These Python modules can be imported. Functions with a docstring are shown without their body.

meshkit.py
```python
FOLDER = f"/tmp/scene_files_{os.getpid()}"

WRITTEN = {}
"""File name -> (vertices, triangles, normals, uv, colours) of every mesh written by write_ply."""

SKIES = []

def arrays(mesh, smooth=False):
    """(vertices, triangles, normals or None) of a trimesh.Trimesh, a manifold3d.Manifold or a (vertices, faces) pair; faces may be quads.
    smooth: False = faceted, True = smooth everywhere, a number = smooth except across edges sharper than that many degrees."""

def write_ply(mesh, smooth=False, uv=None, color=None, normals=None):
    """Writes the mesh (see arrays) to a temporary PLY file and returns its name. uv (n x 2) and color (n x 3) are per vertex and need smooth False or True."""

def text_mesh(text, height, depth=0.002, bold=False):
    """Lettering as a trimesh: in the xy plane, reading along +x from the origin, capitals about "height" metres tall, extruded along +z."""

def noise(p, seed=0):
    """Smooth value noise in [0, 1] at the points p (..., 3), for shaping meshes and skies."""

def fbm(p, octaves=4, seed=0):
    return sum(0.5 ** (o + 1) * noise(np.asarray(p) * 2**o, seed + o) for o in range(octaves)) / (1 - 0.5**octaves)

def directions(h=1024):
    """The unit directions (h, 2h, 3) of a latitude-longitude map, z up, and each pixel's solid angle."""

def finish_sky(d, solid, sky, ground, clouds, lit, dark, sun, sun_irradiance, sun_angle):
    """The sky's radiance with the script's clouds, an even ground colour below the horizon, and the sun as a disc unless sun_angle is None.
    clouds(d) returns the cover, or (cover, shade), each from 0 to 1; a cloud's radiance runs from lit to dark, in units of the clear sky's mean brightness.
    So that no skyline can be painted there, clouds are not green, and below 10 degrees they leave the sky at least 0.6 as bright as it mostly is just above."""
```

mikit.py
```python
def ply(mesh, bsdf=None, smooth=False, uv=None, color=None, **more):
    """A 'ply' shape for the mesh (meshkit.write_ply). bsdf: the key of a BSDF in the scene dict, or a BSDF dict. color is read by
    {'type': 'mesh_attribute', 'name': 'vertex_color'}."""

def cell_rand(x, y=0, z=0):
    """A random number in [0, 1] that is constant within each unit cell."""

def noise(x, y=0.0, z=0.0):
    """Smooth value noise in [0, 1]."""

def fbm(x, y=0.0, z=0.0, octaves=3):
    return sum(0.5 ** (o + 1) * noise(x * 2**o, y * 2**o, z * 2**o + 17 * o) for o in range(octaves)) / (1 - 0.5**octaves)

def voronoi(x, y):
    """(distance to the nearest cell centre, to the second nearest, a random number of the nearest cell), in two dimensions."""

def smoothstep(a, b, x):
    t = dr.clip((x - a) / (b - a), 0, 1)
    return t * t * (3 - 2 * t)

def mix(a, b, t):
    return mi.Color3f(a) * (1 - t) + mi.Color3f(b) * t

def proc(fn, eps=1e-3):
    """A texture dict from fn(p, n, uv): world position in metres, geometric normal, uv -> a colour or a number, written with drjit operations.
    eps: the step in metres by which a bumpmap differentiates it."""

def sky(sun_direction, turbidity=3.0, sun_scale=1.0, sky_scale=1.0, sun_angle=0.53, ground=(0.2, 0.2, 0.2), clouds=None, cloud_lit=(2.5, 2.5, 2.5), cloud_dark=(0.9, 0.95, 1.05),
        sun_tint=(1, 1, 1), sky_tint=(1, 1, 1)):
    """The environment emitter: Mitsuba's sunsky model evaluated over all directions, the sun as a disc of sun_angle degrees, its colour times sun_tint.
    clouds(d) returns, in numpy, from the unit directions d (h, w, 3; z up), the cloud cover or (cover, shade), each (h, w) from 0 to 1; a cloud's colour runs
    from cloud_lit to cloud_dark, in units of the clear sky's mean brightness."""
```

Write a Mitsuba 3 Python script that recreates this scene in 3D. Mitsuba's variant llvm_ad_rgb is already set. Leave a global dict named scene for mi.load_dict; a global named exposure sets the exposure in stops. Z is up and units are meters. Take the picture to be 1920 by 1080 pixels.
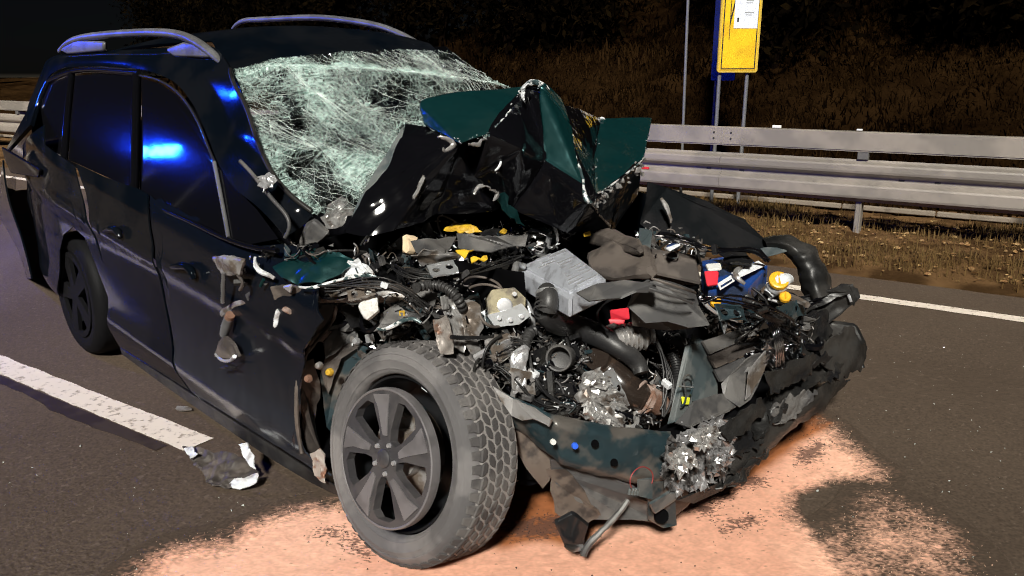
import math, numpy as np, trimesh, mitsuba as mi, mikit, meshkit, drjit as dr
from shapely.geometry import Polygon, Point, LineString, box as sbox
from shapely.ops import unary_union
from mikit import proc, noise, fbm, voronoi, smoothstep, mix, cell_rand
from scipy.interpolate import PchipInterpolator, CubicSpline
from scipy.spatial import cKDTree
T = mi.ScalarTransform4f
scene, labels = {}, {}
# ---- camera, sky (the floodlight is the low white sun of a black night sky), exposure.  World: the wreck points along +x, its right side is -y.
CAM = np.array([1.7993, -2.2559, 1.5]); TH = math.atan2(400, 1500)
AIM = CAM + np.array([-.70711*math.cos(TH), .70711*math.cos(TH), -math.sin(TH)])
scene['camera'] = {'type': 'perspective', 'fov': 65.24, 'fov_axis': 'x', 'near_clip': .05, 'far_clip': 900.0,
                   'to_world': T().look_at(origin=CAM.tolist(), target=AIM.tolist(), up=[0, 0, 1])}
scene['sky'] = mikit.sky([.46, -.66, .60], turbidity=3, sun_scale=1.75, sky_scale=.012, sun_angle=6, ground=(.02, .018, .015), sun_tint=(.91, 1.09, 1.40), sky_tint=(1.0, .8, .75))
exposure = 1.3
# ---- helpers
U = np.array([-.9813, -.1925, 0]); Vv = np.array([-.1925, .9813, 0])
CG = np.array([CAM[0], CAM[1], 0])
def road(u, v, z=0): return CG + u*U + v*Vv + np.array([0, 0, z])
ROADM = np.eye(4); ROADM[:3, 0] = U; ROADM[:3, 1] = -Vv; ROADM[:3, 3] = CG      # local (u, -v, z), right-handed
A = lambda x: np.asarray(x, float)
def unit(v): v = A(v); return v/np.linalg.norm(v)
def add(key, mesh, mat, smooth=30, label=None, cat=None, group=None, kind=None, color=None):
    k, i = key, 0
    while k in scene: i += 1; k = f'{key}_{i:03d}'
    scene[k] = mikit.ply(mesh, mat, smooth=smooth, color=color)
    tag(k, label, cat, group, kind)
    return k
def tag(k, label=None, cat=None, group=None, kind=None):
    d = {a: b for a, b in (('label', label), ('category', cat), ('group', group), ('kind', kind)) if b}
    if d: labels[k] = {**labels.get(k, {}), **d}
def car(name, mesh, mat, smooth=30, label=None, kind=None): return add('wrecked_car__'+name, mesh, mat, smooth, label, kind=kind)
def cat_(ms): return trimesh.util.concatenate([m for m in ms])
def mesh_(v, f): return trimesh.Trimesh(A(v), np.asarray(f, int), process=False)
def xf(m, M): m = m.copy(); m.apply_transform(M); return m
def frame(o, z, x=(0, 0, 1)):
    z = unit(z); x = A(x); x = x - z*(x@z)
    if np.linalg.norm(x) < 1e-6: x = np.array([1, 0, 0.]) - z*z[0]
    x = unit(x); M = np.eye(4); M[:3, 0] = x; M[:3, 1] = np.cross(z, x); M[:3, 2] = z; M[:3, 3] = o
    return M
def solid(v, f, th):
    m = trimesh.Trimesh(v, f, process=False); n = np.array(m.vertex_normals)
    a, b = v+n*th/2, v-n*th/2; k = len(v)
    e = np.sort(m.edges, 1); u, inv, c = np.unique(e, axis=0, return_inverse=True, return_counts=True)
    be = m.edges[c[inv.ravel()] == 1]
    w = np.vstack([np.c_[be[:, 0], be[:, 0]+k, be[:, 1]+k], np.c_[be[:, 0], be[:, 1]+k, be[:, 1]]])
    return mesh_(np.vstack([a, b]), np.vstack([f, f[:, ::-1]+k, w]))
def crump(v, f, amp, freq, seed, ridge=False):
    if amp:
        n = np.array(trimesh.Trimesh(v, f, process=False).vertex_normals)
        d = meshkit.fbm(v*freq+seed*3.17, 3, seed)-.5
        if ridge: d = .25-np.abs(d)*1.6
        v = v+n*(d*2*amp)[:, None]
    return v
def jag(p, step, amp, seed, closed=True):
    """The polygon p with its edges cut into steps and torn."""
    rg = np.random.default_rng(seed); p = A(p); out = []
    c = p.mean(0); nn = np.linalg.svd(p-c)[2][2]
    for i in range(len(p) if closed else len(p)-1):
        a, b = p[i], p[(i+1) % len(p)]; k = max(1, int(np.linalg.norm(b-a)/step)); s = np.cross(nn, b-a); s /= np.linalg.norm(s)+1e-9
        for j in range(k):
            out.append(a+(b-a)*(j/k)+(s*rg.normal(0, amp) if j else 0))
    return np.array(out)
def sheet(pts, th=.003, res=.04, amp=0., freq=9., seed=0, ridge=False, holes=()):
    """A bent, dented plate whose outline is the polygon pts (not quite flat)."""
    p = A(pts); c = p.mean(0); vt = np.linalg.svd(p-c)[2]; q = (p-c)@vt[:2].T
    pg = Polygon(q, [((A(h)-c)@vt[:2].T) for h in holes]).buffer(0)
    if pg.geom_type != 'Polygon': pg = max(pg.geoms, key=lambda g: g.area)
    v2, f = trimesh.creation.triangulate_polygon(pg, engine='earcut')
    allp = np.vstack([p]+[A(h) for h in holes]); allq = (allp-c)@vt[:2].T
    v = allp[cKDTree(allq).query(v2)[1]]
    v, f = trimesh.remesh.subdivide_to_size(v, f, res, max_iter=12)
    m = trimesh.Trimesh(v, f); m.merge_vertices(); v, f = np.array(m.vertices), np.array(m.faces)
    v = crump(v, f, amp, freq, seed, ridge)
    return solid(v, f, th)
def facets(verts, faces, th=.004, res=.03, amp=0., freq=9., seed=0):
    """A creased plate from named corners and polygons."""
    idx = {k: i for i, k in enumerate(verts)}; v = A([verts[k] for k in verts]); f = []
    for fc in faces:
        for j in range(1, len(fc)-1): f.append([idx[fc[0]], idx[fc[j]], idx[fc[j+1]]])
    v, f = trimesh.remesh.subdivide_to_size(v, np.array(f), res, max_iter=12)
    m = trimesh.Trimesh(v, f); m.merge_vertices(); v, f = np.array(m.vertices), np.array(m.faces)
    return solid(crump(v, f, amp, freq, seed), f, th)
def grid(P, nu, nv, lin=False):
    """Smooth surface through the rows of points P (m x n x 3)."""
    P = A(P); m, n = P.shape[:2]
    ip = (lambda t, y: PchipInterpolator(t, y)) if m > 1 else None
    a = PchipInterpolator(np.arange(n), P, axis=1)(np.linspace(0, n-1, nu)); a = PchipInterpolator(np.arange(m), a, axis=0)(np.linspace(0, m-1, nv))
    i = np.arange(nv*nu).reshape(nv, nu)
    f = np.vstack([np.c_[i[:-1, :-1].ravel(), i[:-1, 1:].ravel(), i[1:, 1:].ravel()], np.c_[i[:-1, :-1].ravel(), i[1:, 1:].ravel(), i[1:, :-1].ravel()]])
    return a.reshape(-1, 3), f
def patch(P, nu=30, nv=20, th=.004, amp=0., freq=8., seed=0):
    v, f = grid(P, nu, nv); return solid(crump(v, f, amp, freq, seed), f, th)
def tube(pts, r, n=10, sub=6, caps=True, curve=True):
    p = A(pts)
    if curve and len(p) > 2:
        t = np.r_[0, np.cumsum(np.linalg.norm(np.diff(p, axis=0), axis=1))]; s = np.linspace(0, t[-1], sub*(len(p)-1)+1)
        rr = np.interp(s, t, r) if np.ndim(r) else np.full(len(s), r); p = CubicSpline(t, p)(s)
    else: rr = A(r) if np.ndim(r) else np.full(len(p), r)
    d = np.gradient(p, axis=0); d /= np.linalg.norm(d, axis=1, keepdims=True)+1e-12
    x = np.cross(d[0], [0, 0, 1.] if abs(d[0][2]) < .9 else [1., 0, 0]); x /= np.linalg.norm(x); V = []
    an = np.arange(n)*2*np.pi/n
    for i in range(len(p)):
        x = x-d[i]*(x@d[i]); x /= np.linalg.norm(x); y = np.cross(d[i], x)
        V.append(p[i]+rr[i]*(np.cos(an)[:, None]*x+np.sin(an)[:, None]*y))
    k = len(p); V = np.vstack(V); i = np.arange(k*n).reshape(k, n); j = np.roll(i, -1, 1)
    f = np.vstack([np.c_[i[:-1].ravel(), j[:-1].ravel(), j[1:].ravel()], np.c_[i[:-1].ravel(), j[1:].ravel(), i[1:].ravel()]])
    if caps:
        V = np.vstack([V, p[0], p[-1]])
        f = np.vstack([f, np.c_[j[0], i[0], np.full(n, k*n)], np.c_[i[-1], j[-1], np.full(n, k*n+1)]])
    return mesh_(V, f)
OCT = np.array([[a, b, c] for a in (-1, 1) for b in (-1, 1) for c in (-1, 1)])*.577
OCT = np.vstack([OCT, np.eye(3), -np.eye(3)])
def hullr(pts, r=.004):
    p = A(pts); return trimesh.Trimesh((p[:, None]+OCT[None]*r).reshape(-1, 3)).convex_hull
def slab(q, d, r=.004): q = A(q); return hullr(np.vstack([q, q+A(d)]), r)
def bx(c, s, r=.003, rot=None):
    s = A(s)/2-r; p = np.array([[a, b, e] for a in (-1, 1) for b in (-1, 1) for e in (-1, 1)])*s
    if rot is not None: p = p@A(rot).T
    return hullr(p+A(c), r)
def rotm(ax, deg): return trimesh.transformations.rotation_matrix(math.radians(deg), ax)[:3, :3]
def lathe(prof, M=None, n=48):
    p = A(prof); k = len(p); an = np.arange(n)*2*np.pi/n
    V = np.stack([np.outer(np.cos(an), p[:, 0]), np.outer(np.sin(an), p[:, 0]), np.tile(p[:, 1], (n, 1))], -1).reshape(-1, 3)
    i = np.arange(n*k).reshape(n, k); j = np.roll(i, -1, 0)
    f = np.vstack([np.c_[i[:, :-1].ravel(), j[:, :-1].ravel(), j[:, 1:].ravel()], np.c_[i[:, :-1].ravel(), j[:, 1:].ravel(), i[:, 1:].ravel()]])
    m = mesh_(V, f); m.merge_vertices(); m.update_faces(m.nondegenerate_faces())
    return xf(m, M) if M is not None else m
def ext(pg, d, M=None):
    ms = [trimesh.creation.extrude_polygon(g, d, engine='earcut') for g in getattr(pg, 'geoms', [pg]) if g.area > 1e-9]
    m = cat_(ms); return xf(m, M) if M is not None else m
def lump(pts, r, res=.04, amp=.02, freq=8, seed=0):
    m = hullr(pts, r); v, f = trimesh.remesh.subdivide_to_size(np.array(m.vertices), np.array(m.faces), res, max_iter=10)
    m = trimesh.Trimesh(v, f); m.merge_vertices(); v, f = np.array(m.vertices), np.array(m.faces)
    return mesh_(crump(v, f, amp, freq, seed), f)
def foil(pts, res, jit, seed, th=.003, step=.02, tear=.006):
    """Sharply crushed thin metal: a torn sheet whose coarse corners are pushed about."""
    m = sheet(jag(pts, step, tear, seed), th, res); v = np.array(m.vertices); k = len(v)//2; g = np.random.default_rng(seed)
    d = g.normal(0, jit, (k, 3)); v[:k] += d; v[k:2*k] += d; return mesh_(v, m.faces)
# ---- materials
def rgb(c): return {'type': 'rgb', 'value': [float(x) for x in c]} if not isinstance(c, dict) else c
def M(name, c, r=.5, m=0., cc=0., bump=None, spec=.5, **k):
    d = {'type': 'principled', 'base_color': rgb(c), 'roughness': r, 'metallic': m, 'specular': spec, **k}
    if cc: d |= {'clearcoat': cc, 'clearcoat_gloss': .97}
    if bump: d = {'type': 'bumpmap', 'arbitrary': proc(bump[0], bump[2] if len(bump) > 2 else 1e-3), 'scale': bump[1], 'bsdf': d}
    scene[name] = {'type': 'twosided', 'bsdf': d}
def dirt(c0, c1, f=14., lo=.42, hi=.62):
    """Base colour c0 with patches of grime or dust c1."""
    return proc(lambda p, n, uv: mix(c0, c1, smoothstep(lo, hi, fbm(p.x*f, p.y*f, p.z*f, 4))))
M('paint', dirt((.002, .0035, .006), (.005, .006, .008), 5), .08, 0, spec=.16)  # body colour cut to near black in place of light fall-off
M('paint_teal', dirt((.005, .068, .072), (.012, .074, .076), 7), .28, .75, 1.)
def dusty(p, n, uv):
    h = smoothstep(.75, .12, p.z+.16*fbm(p.x*3, p.y*3, p.z*5, 3))
    return mix((.003, .0045, .008), (.034, .038, .048), h*(.5+.6*fbm(p.x*22, p.y*22, p.z*7, 3)))
M('paint_dusty', proc(dusty), .16, 0)
M('rail_grey', dirt((.15, .152, .16), (.11, .11, .112), 9), .4, .3)
M('black_gloss', (.003, .003, .004), .10, 0, spec=.45)
M('fender_dark', dirt((.004, .005, .006), (.010, .010, .011), 7), .7, spec=.04)
M('black_plastic', dirt((.009, .009, .010), (.020, .019, .018), 11), .38, spec=.3)
M('liner_black', (.003, .003, .0035), .7, spec=.02)
M('grey_plastic', dirt((.052, .051, .052), (.105, .10, .096), 13), .5)
M('brown_plastic', dirt((.050, .042, .038), (.10, .083, .072), 12), .6)
M('slate_plastic', dirt((.05, .065, .07), (.10, .11, .11), 16), .45)
M('bumper_plastic', dirt((.008, .008, .008), (.032, .030, .028), 7, .4, .7), .45)
M('steel_dark', dirt((.020, .038, .046), (.11, .10, .09), 13, .44, .66), .35, .2, .3)
M('steel_dirty', dirt((.26, .25, .245), (.13, .105, .085), 22), .4, .3)
M('steel', dirt((.46, .47, .48), (.2, .18, .17), 20, .5, .8), .3, .6)
M('bright', (.78, .78, .80), .28, .75)
M('foil', dirt((.5, .49, .48), (.16, .13, .11), 30, .5, .75), .24, .65)
M('alloy', proc(lambda p, n, uv: mix((.46, .48, .53), (.30, .31, .34), smoothstep(.45, .75, fbm(p.x*60+p.y*40, p.y*12-p.x*10, p.z*30, 4)))), .33, .35)
M('white_torn', dirt((.62, .64, .66), (.28, .26, .25), 22, .5, .8), .35)
M('white_plastic', (.7, .7, .67), .35)
M('primer_edge', dirt((.66, .67, .67), (.05, .08, .085), 55, .46, .54), .35, .2)
M('rust', dirt((.17, .09, .06), (.27, .2, .17), 26), .75)
M('mud', dirt((.10, .075, .06), (.035, .026, .022), 17, .45, .6), .7)
M('yellow', dirt((.72, .45, .03), (.5, .3, .03), 25), .45)
M('orange_cap', (.75, .38, .02), .35)
M('red_plastic', (.62, .03, .05), .4)
M('blue_plastic', dirt((.010, .045, .20), (.02, .03, .06), 16), .35)
M('label_white', (.75, .77, .8), .5)
M('fluor', (.85, .9, .04), .5)
M('rubber', dirt((.014, .014, .015), (.034, .033, .033), 9), .45)
M('tyre_side', dirt((.10, .096, .098), (.16, .152, .152), 8), .8, spec=.2)
M('tread_rubber', dirt((.065, .061, .061), (.115, .108, .105), 12), .8, spec=.2)
M('tyre_dust', (.24, .225, .215), .9)
M('rim_dark', dirt((.05, .048, .052), (.075, .07, .072), 15), .5, .2)
M('rim_machined', dirt((.17, .16, .165), (.12, .113, .116), 10), .45, .2)
M('barrel', (.012, .013, .015), .22, .3, 1.)
M('chrome', (.8, .82, .85), .08, 1.)
M('chrome_dark', (.30, .31, .32), .15, 1.)
M('foil_dark', dirt((.36, .355, .36), (.06, .055, .052), 24, .42, .66), .24, .6)
M('rust_alloy', dirt((.40, .36, .33), (.22, .11, .07), 30, .5, .7), .45, .4)
M('alloy_gold', dirt((.34, .30, .20), (.16, .14, .11), 22), .35, .7)
M('wire_red', (.28, .04, .04), .5)
M('rear_shade', (.006, .006, .007), .6, spec=.1)  # rear tyre and rim, blackened to imitate light fall-off
M('lamp_lens', (.06, .062, .07), .10, .7, 1.)
M('pipe_oily', dirt((.022, .016, .013), (.06, .038, .026), 16, .45, .7), .2, 0, spec=.8)
M('cream', (.75, .58, .38), .5)
M('blue_bright', (.03, .12, .7), .4)
M('cloth', (.006, .006, .008), .9, spec=.0)
M('galv', dirt((.265, .232, .195), (.20, .178, .152), 3), .5, .1)
M('galv_dark', (.12, .115, .11), .6, .3)
M('bolt', (.05, .048, .046), .6, .4)
scene['glass'] = {'type': 'thindielectric', 'int_ior': 1.65}
scene['tinted'] = {'type': 'twosided', 'bsdf': {'type': 'principled', 'base_color': rgb((.003, .003, .004)), 'roughness': .05, 'specular': .9}}

# ---- setting: road, markings, verge, embankment
rng = np.random.default_rng(7)
def asphalt(p, n, uv):
    g = fbm(p.x*1.3, p.y*1.3, 0, 3); f = noise(p.x*130, p.y*130); s = noise(p.x*70+9, p.y*70)
    wheel = fbm(p.x*.25+3, p.y*1.6, 0, 2)
    c = mix((.064, .046, .034), (.096, .071, .053), g*.6+wheel*.4)*(.78+.44*f)
    return mix(c, (.13, .10, .08), smoothstep(.84, .93, s)*.6)
M('asphalt', proc(asphalt), .75, bump=(lambda p, n, uv: noise(p.x*90, p.y*90)+.6*noise(p.x*210, p.y*210), .003, 2e-3), spec=.15)
M('marking', proc(lambda p, n, uv: mix((.68, .60, .52), (.30, .24, .19), smoothstep(.55, .85, fbm(p.x*45, p.y*45, 0, 4)))), .6)
M('seam', dirt((.028, .019, .015), (.042, .030, .023), 9), .5)
M('soil', proc(lambda p, n, uv: mix((.040, .022, .010), (.12, .068, .031), smoothstep(.3, .75, fbm(p.x*5, p.y*5, p.z*5, 5)))), .95, spec=0.)
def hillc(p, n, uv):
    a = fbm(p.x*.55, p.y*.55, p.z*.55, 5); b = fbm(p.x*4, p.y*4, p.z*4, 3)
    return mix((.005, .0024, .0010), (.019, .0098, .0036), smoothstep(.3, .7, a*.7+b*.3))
M('hill_soil', proc(hillc), .95, spec=0.)  # missing light fall-off is put into this near-black brown
M('concrete', dirt((.20, .165, .13), (.05, .038, .028), 4), .85)
def rmesh(v, f): return xf(mesh_(v, f), ROADM)
def rstrip(pts, z):                   # polygon in (u, v) laid flat at height z
    pg = Polygon([(a, -b) for a, b in pts]); v, f = trimesh.creation.triangulate_polygon(pg, engine='earcut')
    m = xf(mesh_(np.c_[v, np.full(len(v), z)], f), ROADM)
    if m.face_normals[0][2] < 0: m.invert()
    return m
uu = np.r_[-12:6:140j, 6.3:90:110j]; edge = 6.47+.07*(meshkit.fbm(np.c_[uu*1.7, uu*0, uu*0], 4, 3)-.5)*2
add('road', rstrip([(-12, -14), (90, -14)]+list(zip(uu[::-1], edge[::-1])), 0), 'asphalt', False, kind='structure')
def line(u0, u1, v0, v1, seed):
    u = np.arange(u0, u1, .012 if u1-u0 < 8 else .05); w = lambda k: .006*(meshkit.fbm(np.c_[u*14, u*0, u*0], 3, k)-.5)*2
    return rstrip(list(zip(u, v0+w(seed)))+list(zip(u[::-1], (v1+w(seed+9))[::-1])), .004)
add('road_marking', cat_([line(2.80, 9, 1.745, 1.888, 1), rstrip([(9, 1.745), (80, 1.745), (80, 1.888), (9, 1.888)], .004)]), 'marking', False, kind='structure')
add('road_marking', cat_([line(-6, 8, 5.755, 5.885, 4), rstrip([(8, 5.755), (80, 5.755), (80, 5.885), (8, 5.885)], .004)]), 'marking', False, kind='structure')
us = np.arange(2.9, 14, .03)
add('road_seam', rstrip([(a, b) for a, b in zip(us, 1.668+.03*(meshkit.fbm(np.c_[us*3, us*0, us*0], 4, 12)-.5)*2)]+[(14, 1.737), (2.9, 1.737)], .004), 'seam', False, kind='structure')
# ground as one sheet of verge, ditch and embankment
def hz(u, v):
    h = np.interp(v, [6.3, 6.6, 7.6, 8.8, 9.9, 10.6, 13, 18, 26, 40, 120], [-.03, .035, .05, .0, -.06, .0, .95, 3.3, 6.6, 8, 8])
    k = np.interp(u, [-40, 4, 9, 14, 20, 32, 60], [1.15, 1.1, 1., .72, .36, .18, .12]); far = np.clip((v-10.2)/2, 0, 1)  # slope lowered to the left so black sky replaces light fall-off
    b = meshkit.fbm(np.c_[np.ravel(u)*.5, np.ravel(v)*.5, np.zeros(np.size(u))], 4, 5).reshape(np.shape(u))-.5
    s = meshkit.fbm(np.c_[np.ravel(u)*5, np.ravel(v)*5, np.zeros(np.size(u))], 3, 8).reshape(np.shape(u))-.5
    return h*(1+far*(k-1))+far*b*1.3+np.clip((v-6.55)/.5, 0, 1)*s*.07
ug = np.r_[-60:-3:30j, -2.7:6:90j, 6.3:20:60j, 21:100:40j]; vg = np.r_[6.3:10.4:50j, 10.6:26:60j, 28:140:20j]
uu2, vv2 = np.meshgrid(ug, vg); zz = hz(uu2, vv2); n1, n0 = uu2.shape; i = np.arange(n0*n1).reshape(n1, n0)
ff = np.vstack([np.c_[i[:-1, :-1].ravel(), i[1:, 1:].ravel(), i[:-1, 1:].ravel()], np.c_[i[:-1, :-1].ravel(), i[1:, :-1].ravel(), i[1:, 1:].ravel()]])
gv = np.c_[uu2.ravel(), -vv2.ravel(), zz.ravel()]
vm = gv[ff].mean(1)[:, 1]
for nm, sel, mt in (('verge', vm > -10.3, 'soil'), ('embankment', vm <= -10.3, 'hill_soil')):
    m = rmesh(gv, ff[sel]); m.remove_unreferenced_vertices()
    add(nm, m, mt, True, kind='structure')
us = np.linspace(-8, 40, 240)
add('kerb_path', cat_([bx((0, 0, 0), (.98, .16, .10), .01) if 0 else xf(bx((a+.5, -9.95-.012*math.sin(a*7), .0), (.985, .06, .06), .012), ROADM) for a in range(-8, 30)]), 'concrete', 30, kind='structure')
add('ground', rstrip([(-400, -14.02), (-12.02, -14.02), (-12.02, 6.4), (-60, 6.4), (-60, 400), (-400, 400)], -.012), 'soil', False, kind='structure')
add('ground', rstrip([(-400, -400), (500, -400), (500, -14.02), (-400, -14.02)], -.012), 'soil', False, kind='structure')
add('ground', rstrip([(90, -14.02), (500, -14.02), (500, 400), (100, 400), (90, 6.3)], -.1), 'soil', False, kind='structure')
# grass and leaves
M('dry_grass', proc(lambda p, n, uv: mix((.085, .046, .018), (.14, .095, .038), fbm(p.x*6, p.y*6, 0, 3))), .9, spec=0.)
M('bank_grass', proc(lambda p, n, uv: mix((.003, .0015, .0006), (.020, .0104, .0038), smoothstep(.3, .7, fbm(p.x*.5, p.y*.5, p.z*.5, 4)))), .9, spec=0.)  # grass darkened like the hill, fall-off put into the colour
M('leaf', dirt((.20, .10, .035), (.36, .24, .10), 40), .7)
def blades(n, ur, vr, hmin, hmax, seed, w=.006, dens=None, lean=.6):
    g = np.random.default_rng(seed); u = g.uniform(*ur, n); v = g.uniform(*vr, n)
    if dens is not None:
        keep = g.random(n) < dens(u, v); u, v = u[keep], v[keep]
    n = len(u); h = g.uniform(hmin, hmax, n)*(.4+meshkit.fbm(np.c_[u*1.5, v*1.5, u*0], 3, seed)); a = g.uniform(0, 6.283, n); ww = w*g.uniform(.6, 1.4, n)
    base = np.c_[u, -v, hz(u, v)-.01]; d = np.c_[np.cos(a), np.sin(a), np.zeros(n)]; s = np.c_[-np.sin(a), np.cos(a), np.zeros(n)]
    l = g.uniform(.1, lean, n)
    mid = base+d*(h*l*.35)[:, None]+np.c_[np.zeros((n, 2)), h*.6]; top = base+d*(h*l)[:, None]+np.c_[np.zeros((n, 2)), h*(1-.4*l)]
    V = np.stack([base-s*ww[:, None], base+s*ww[:, None], mid-s*(ww*.7)[:, None], mid+s*(ww*.7)[:, None], top], 1).reshape(-1, 3)
    k = np.arange(n)[:, None]*5
    F = np.vstack([k+[0, 1, 3], k+[0, 3, 2], k+[2, 3, 4]])
    return rmesh(V, F)
dn = lambda u, v: np.clip((meshkit.fbm(np.c_[u*1.1, v*2.2, u*0], 4, 21)-.34)*4, .05, 1)
add('verge_grass', blades(30000, (-1.5, 6), (6.5, 9.7), .03, .15, 3, .004, dn), 'dry_grass', False, 'dry brown grass and weeds on the verge under the guardrail', 'grass', kind='stuff')
add('embankment_grass', cat_([blades(30000, (-4, 14), (10.2, 16), .06, .26, 5, .011, None, 1.2), blades(20000, (-6, 26), (14, 26), .1, .4, 6, .022, None, 1.2)]), 'bank_grass', False, 'withered grass on the embankment behind the guardrail, coloured near black for light fall-off', 'grass', kind='stuff')
def leaves(n, ur, vr, seed, s=.02):
    g = np.random.default_rng(seed); V = []; F = []
    for k in range(n):
        u, v = g.uniform(*ur), g.uniform(*vr); R = rotm((0, 0, 1), g.uniform(0, 360))@rotm((1, 0, 0), g.uniform(-50, 50)); q = s*g.uniform(.5, 1.5)
        pts = np.array([[-1, 0, 0], [-.3, .5, .15], [.5, .45, .2], [1.1, 0, 0], [.5, -.45, .2], [-.3, -.5, .15]])*q
        V.append(pts@R.T+[u, -v, float(hz(np.array(u), np.array(v)))+.02]); F += [[k*6+a, k*6+b, k*6+c] for a, b, c in ((0, 2, 1), (0, 3, 2), (0, 4, 3), (0, 5, 4))]
    return rmesh(np.vstack(V), F)
add('fallen_leaves', leaves(1500, (-1.5, 5), (6.5, 9.6), 11), 'leaf', False, 'brown fallen leaves scattered over the grassy verge', 'leaves', kind='stuff')
# added near-black bushes, standing in for light fall-off up the bank
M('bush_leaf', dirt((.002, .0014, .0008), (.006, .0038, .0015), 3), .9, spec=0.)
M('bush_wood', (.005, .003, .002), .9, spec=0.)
def bush(u, v, h, w, seed, label, n=2600, group=None):
    g = np.random.default_rng(seed); z0 = float(hz(np.array(u), np.array(v))); br = []; tips = []
    for k in range(11):
        a = g.uniform(0, 6.28); t = A([math.cos(a)*w*.5*g.uniform(.3, 1), math.sin(a)*w*.5*g.uniform(.3, 1), h*g.uniform(.6, 1)])
        p = [A([0, 0, -.1]), t*[.35, .35, .5], t]; br.append(tube(p, [.035, .02, .006], 5, 3)); tips += [t, t*.8, t*.62, t*.45, t*.28]
    tips = A(tips); c = tips[g.integers(0, len(tips), n)]+g.normal(0, w*.1, (n, 3)); c[:, 2] = np.abs(c[:, 2])+.08
    R = g.normal(0, 1, (n, 2, 3)); R /= np.linalg.norm(R, axis=2, keepdims=True); s = (g.uniform(.03, .09, n)*(1.6 if h > 3.1 else 1.))[:, None]
    V = np.stack([c-R[:, 0]*s, c+R[:, 1]*s*.5, c+R[:, 0]*s, c-R[:, 1]*s*.5], 1).reshape(-1, 3); k = np.arange(n)[:, None]*4
    k0 = 'bush'; j = 0
    while k0+'__trunk' in scene: j += 1; k0 = f'bush_{j:03d}'
    Mx = ROADM@trimesh.transformations.translation_matrix([u, -v, z0])
    add(k0+'__trunk', xf(cat_(br), Mx), 'bush_wood'); add(k0+'__crown', xf(mesh_(V, np.vstack([k+[0, 1, 2], k+[0, 2, 3]])), Mx), 'bush_leaf', False)
    tag(k0, label, 'bush', group)
g_ = np.random.default_rng(17)
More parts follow.
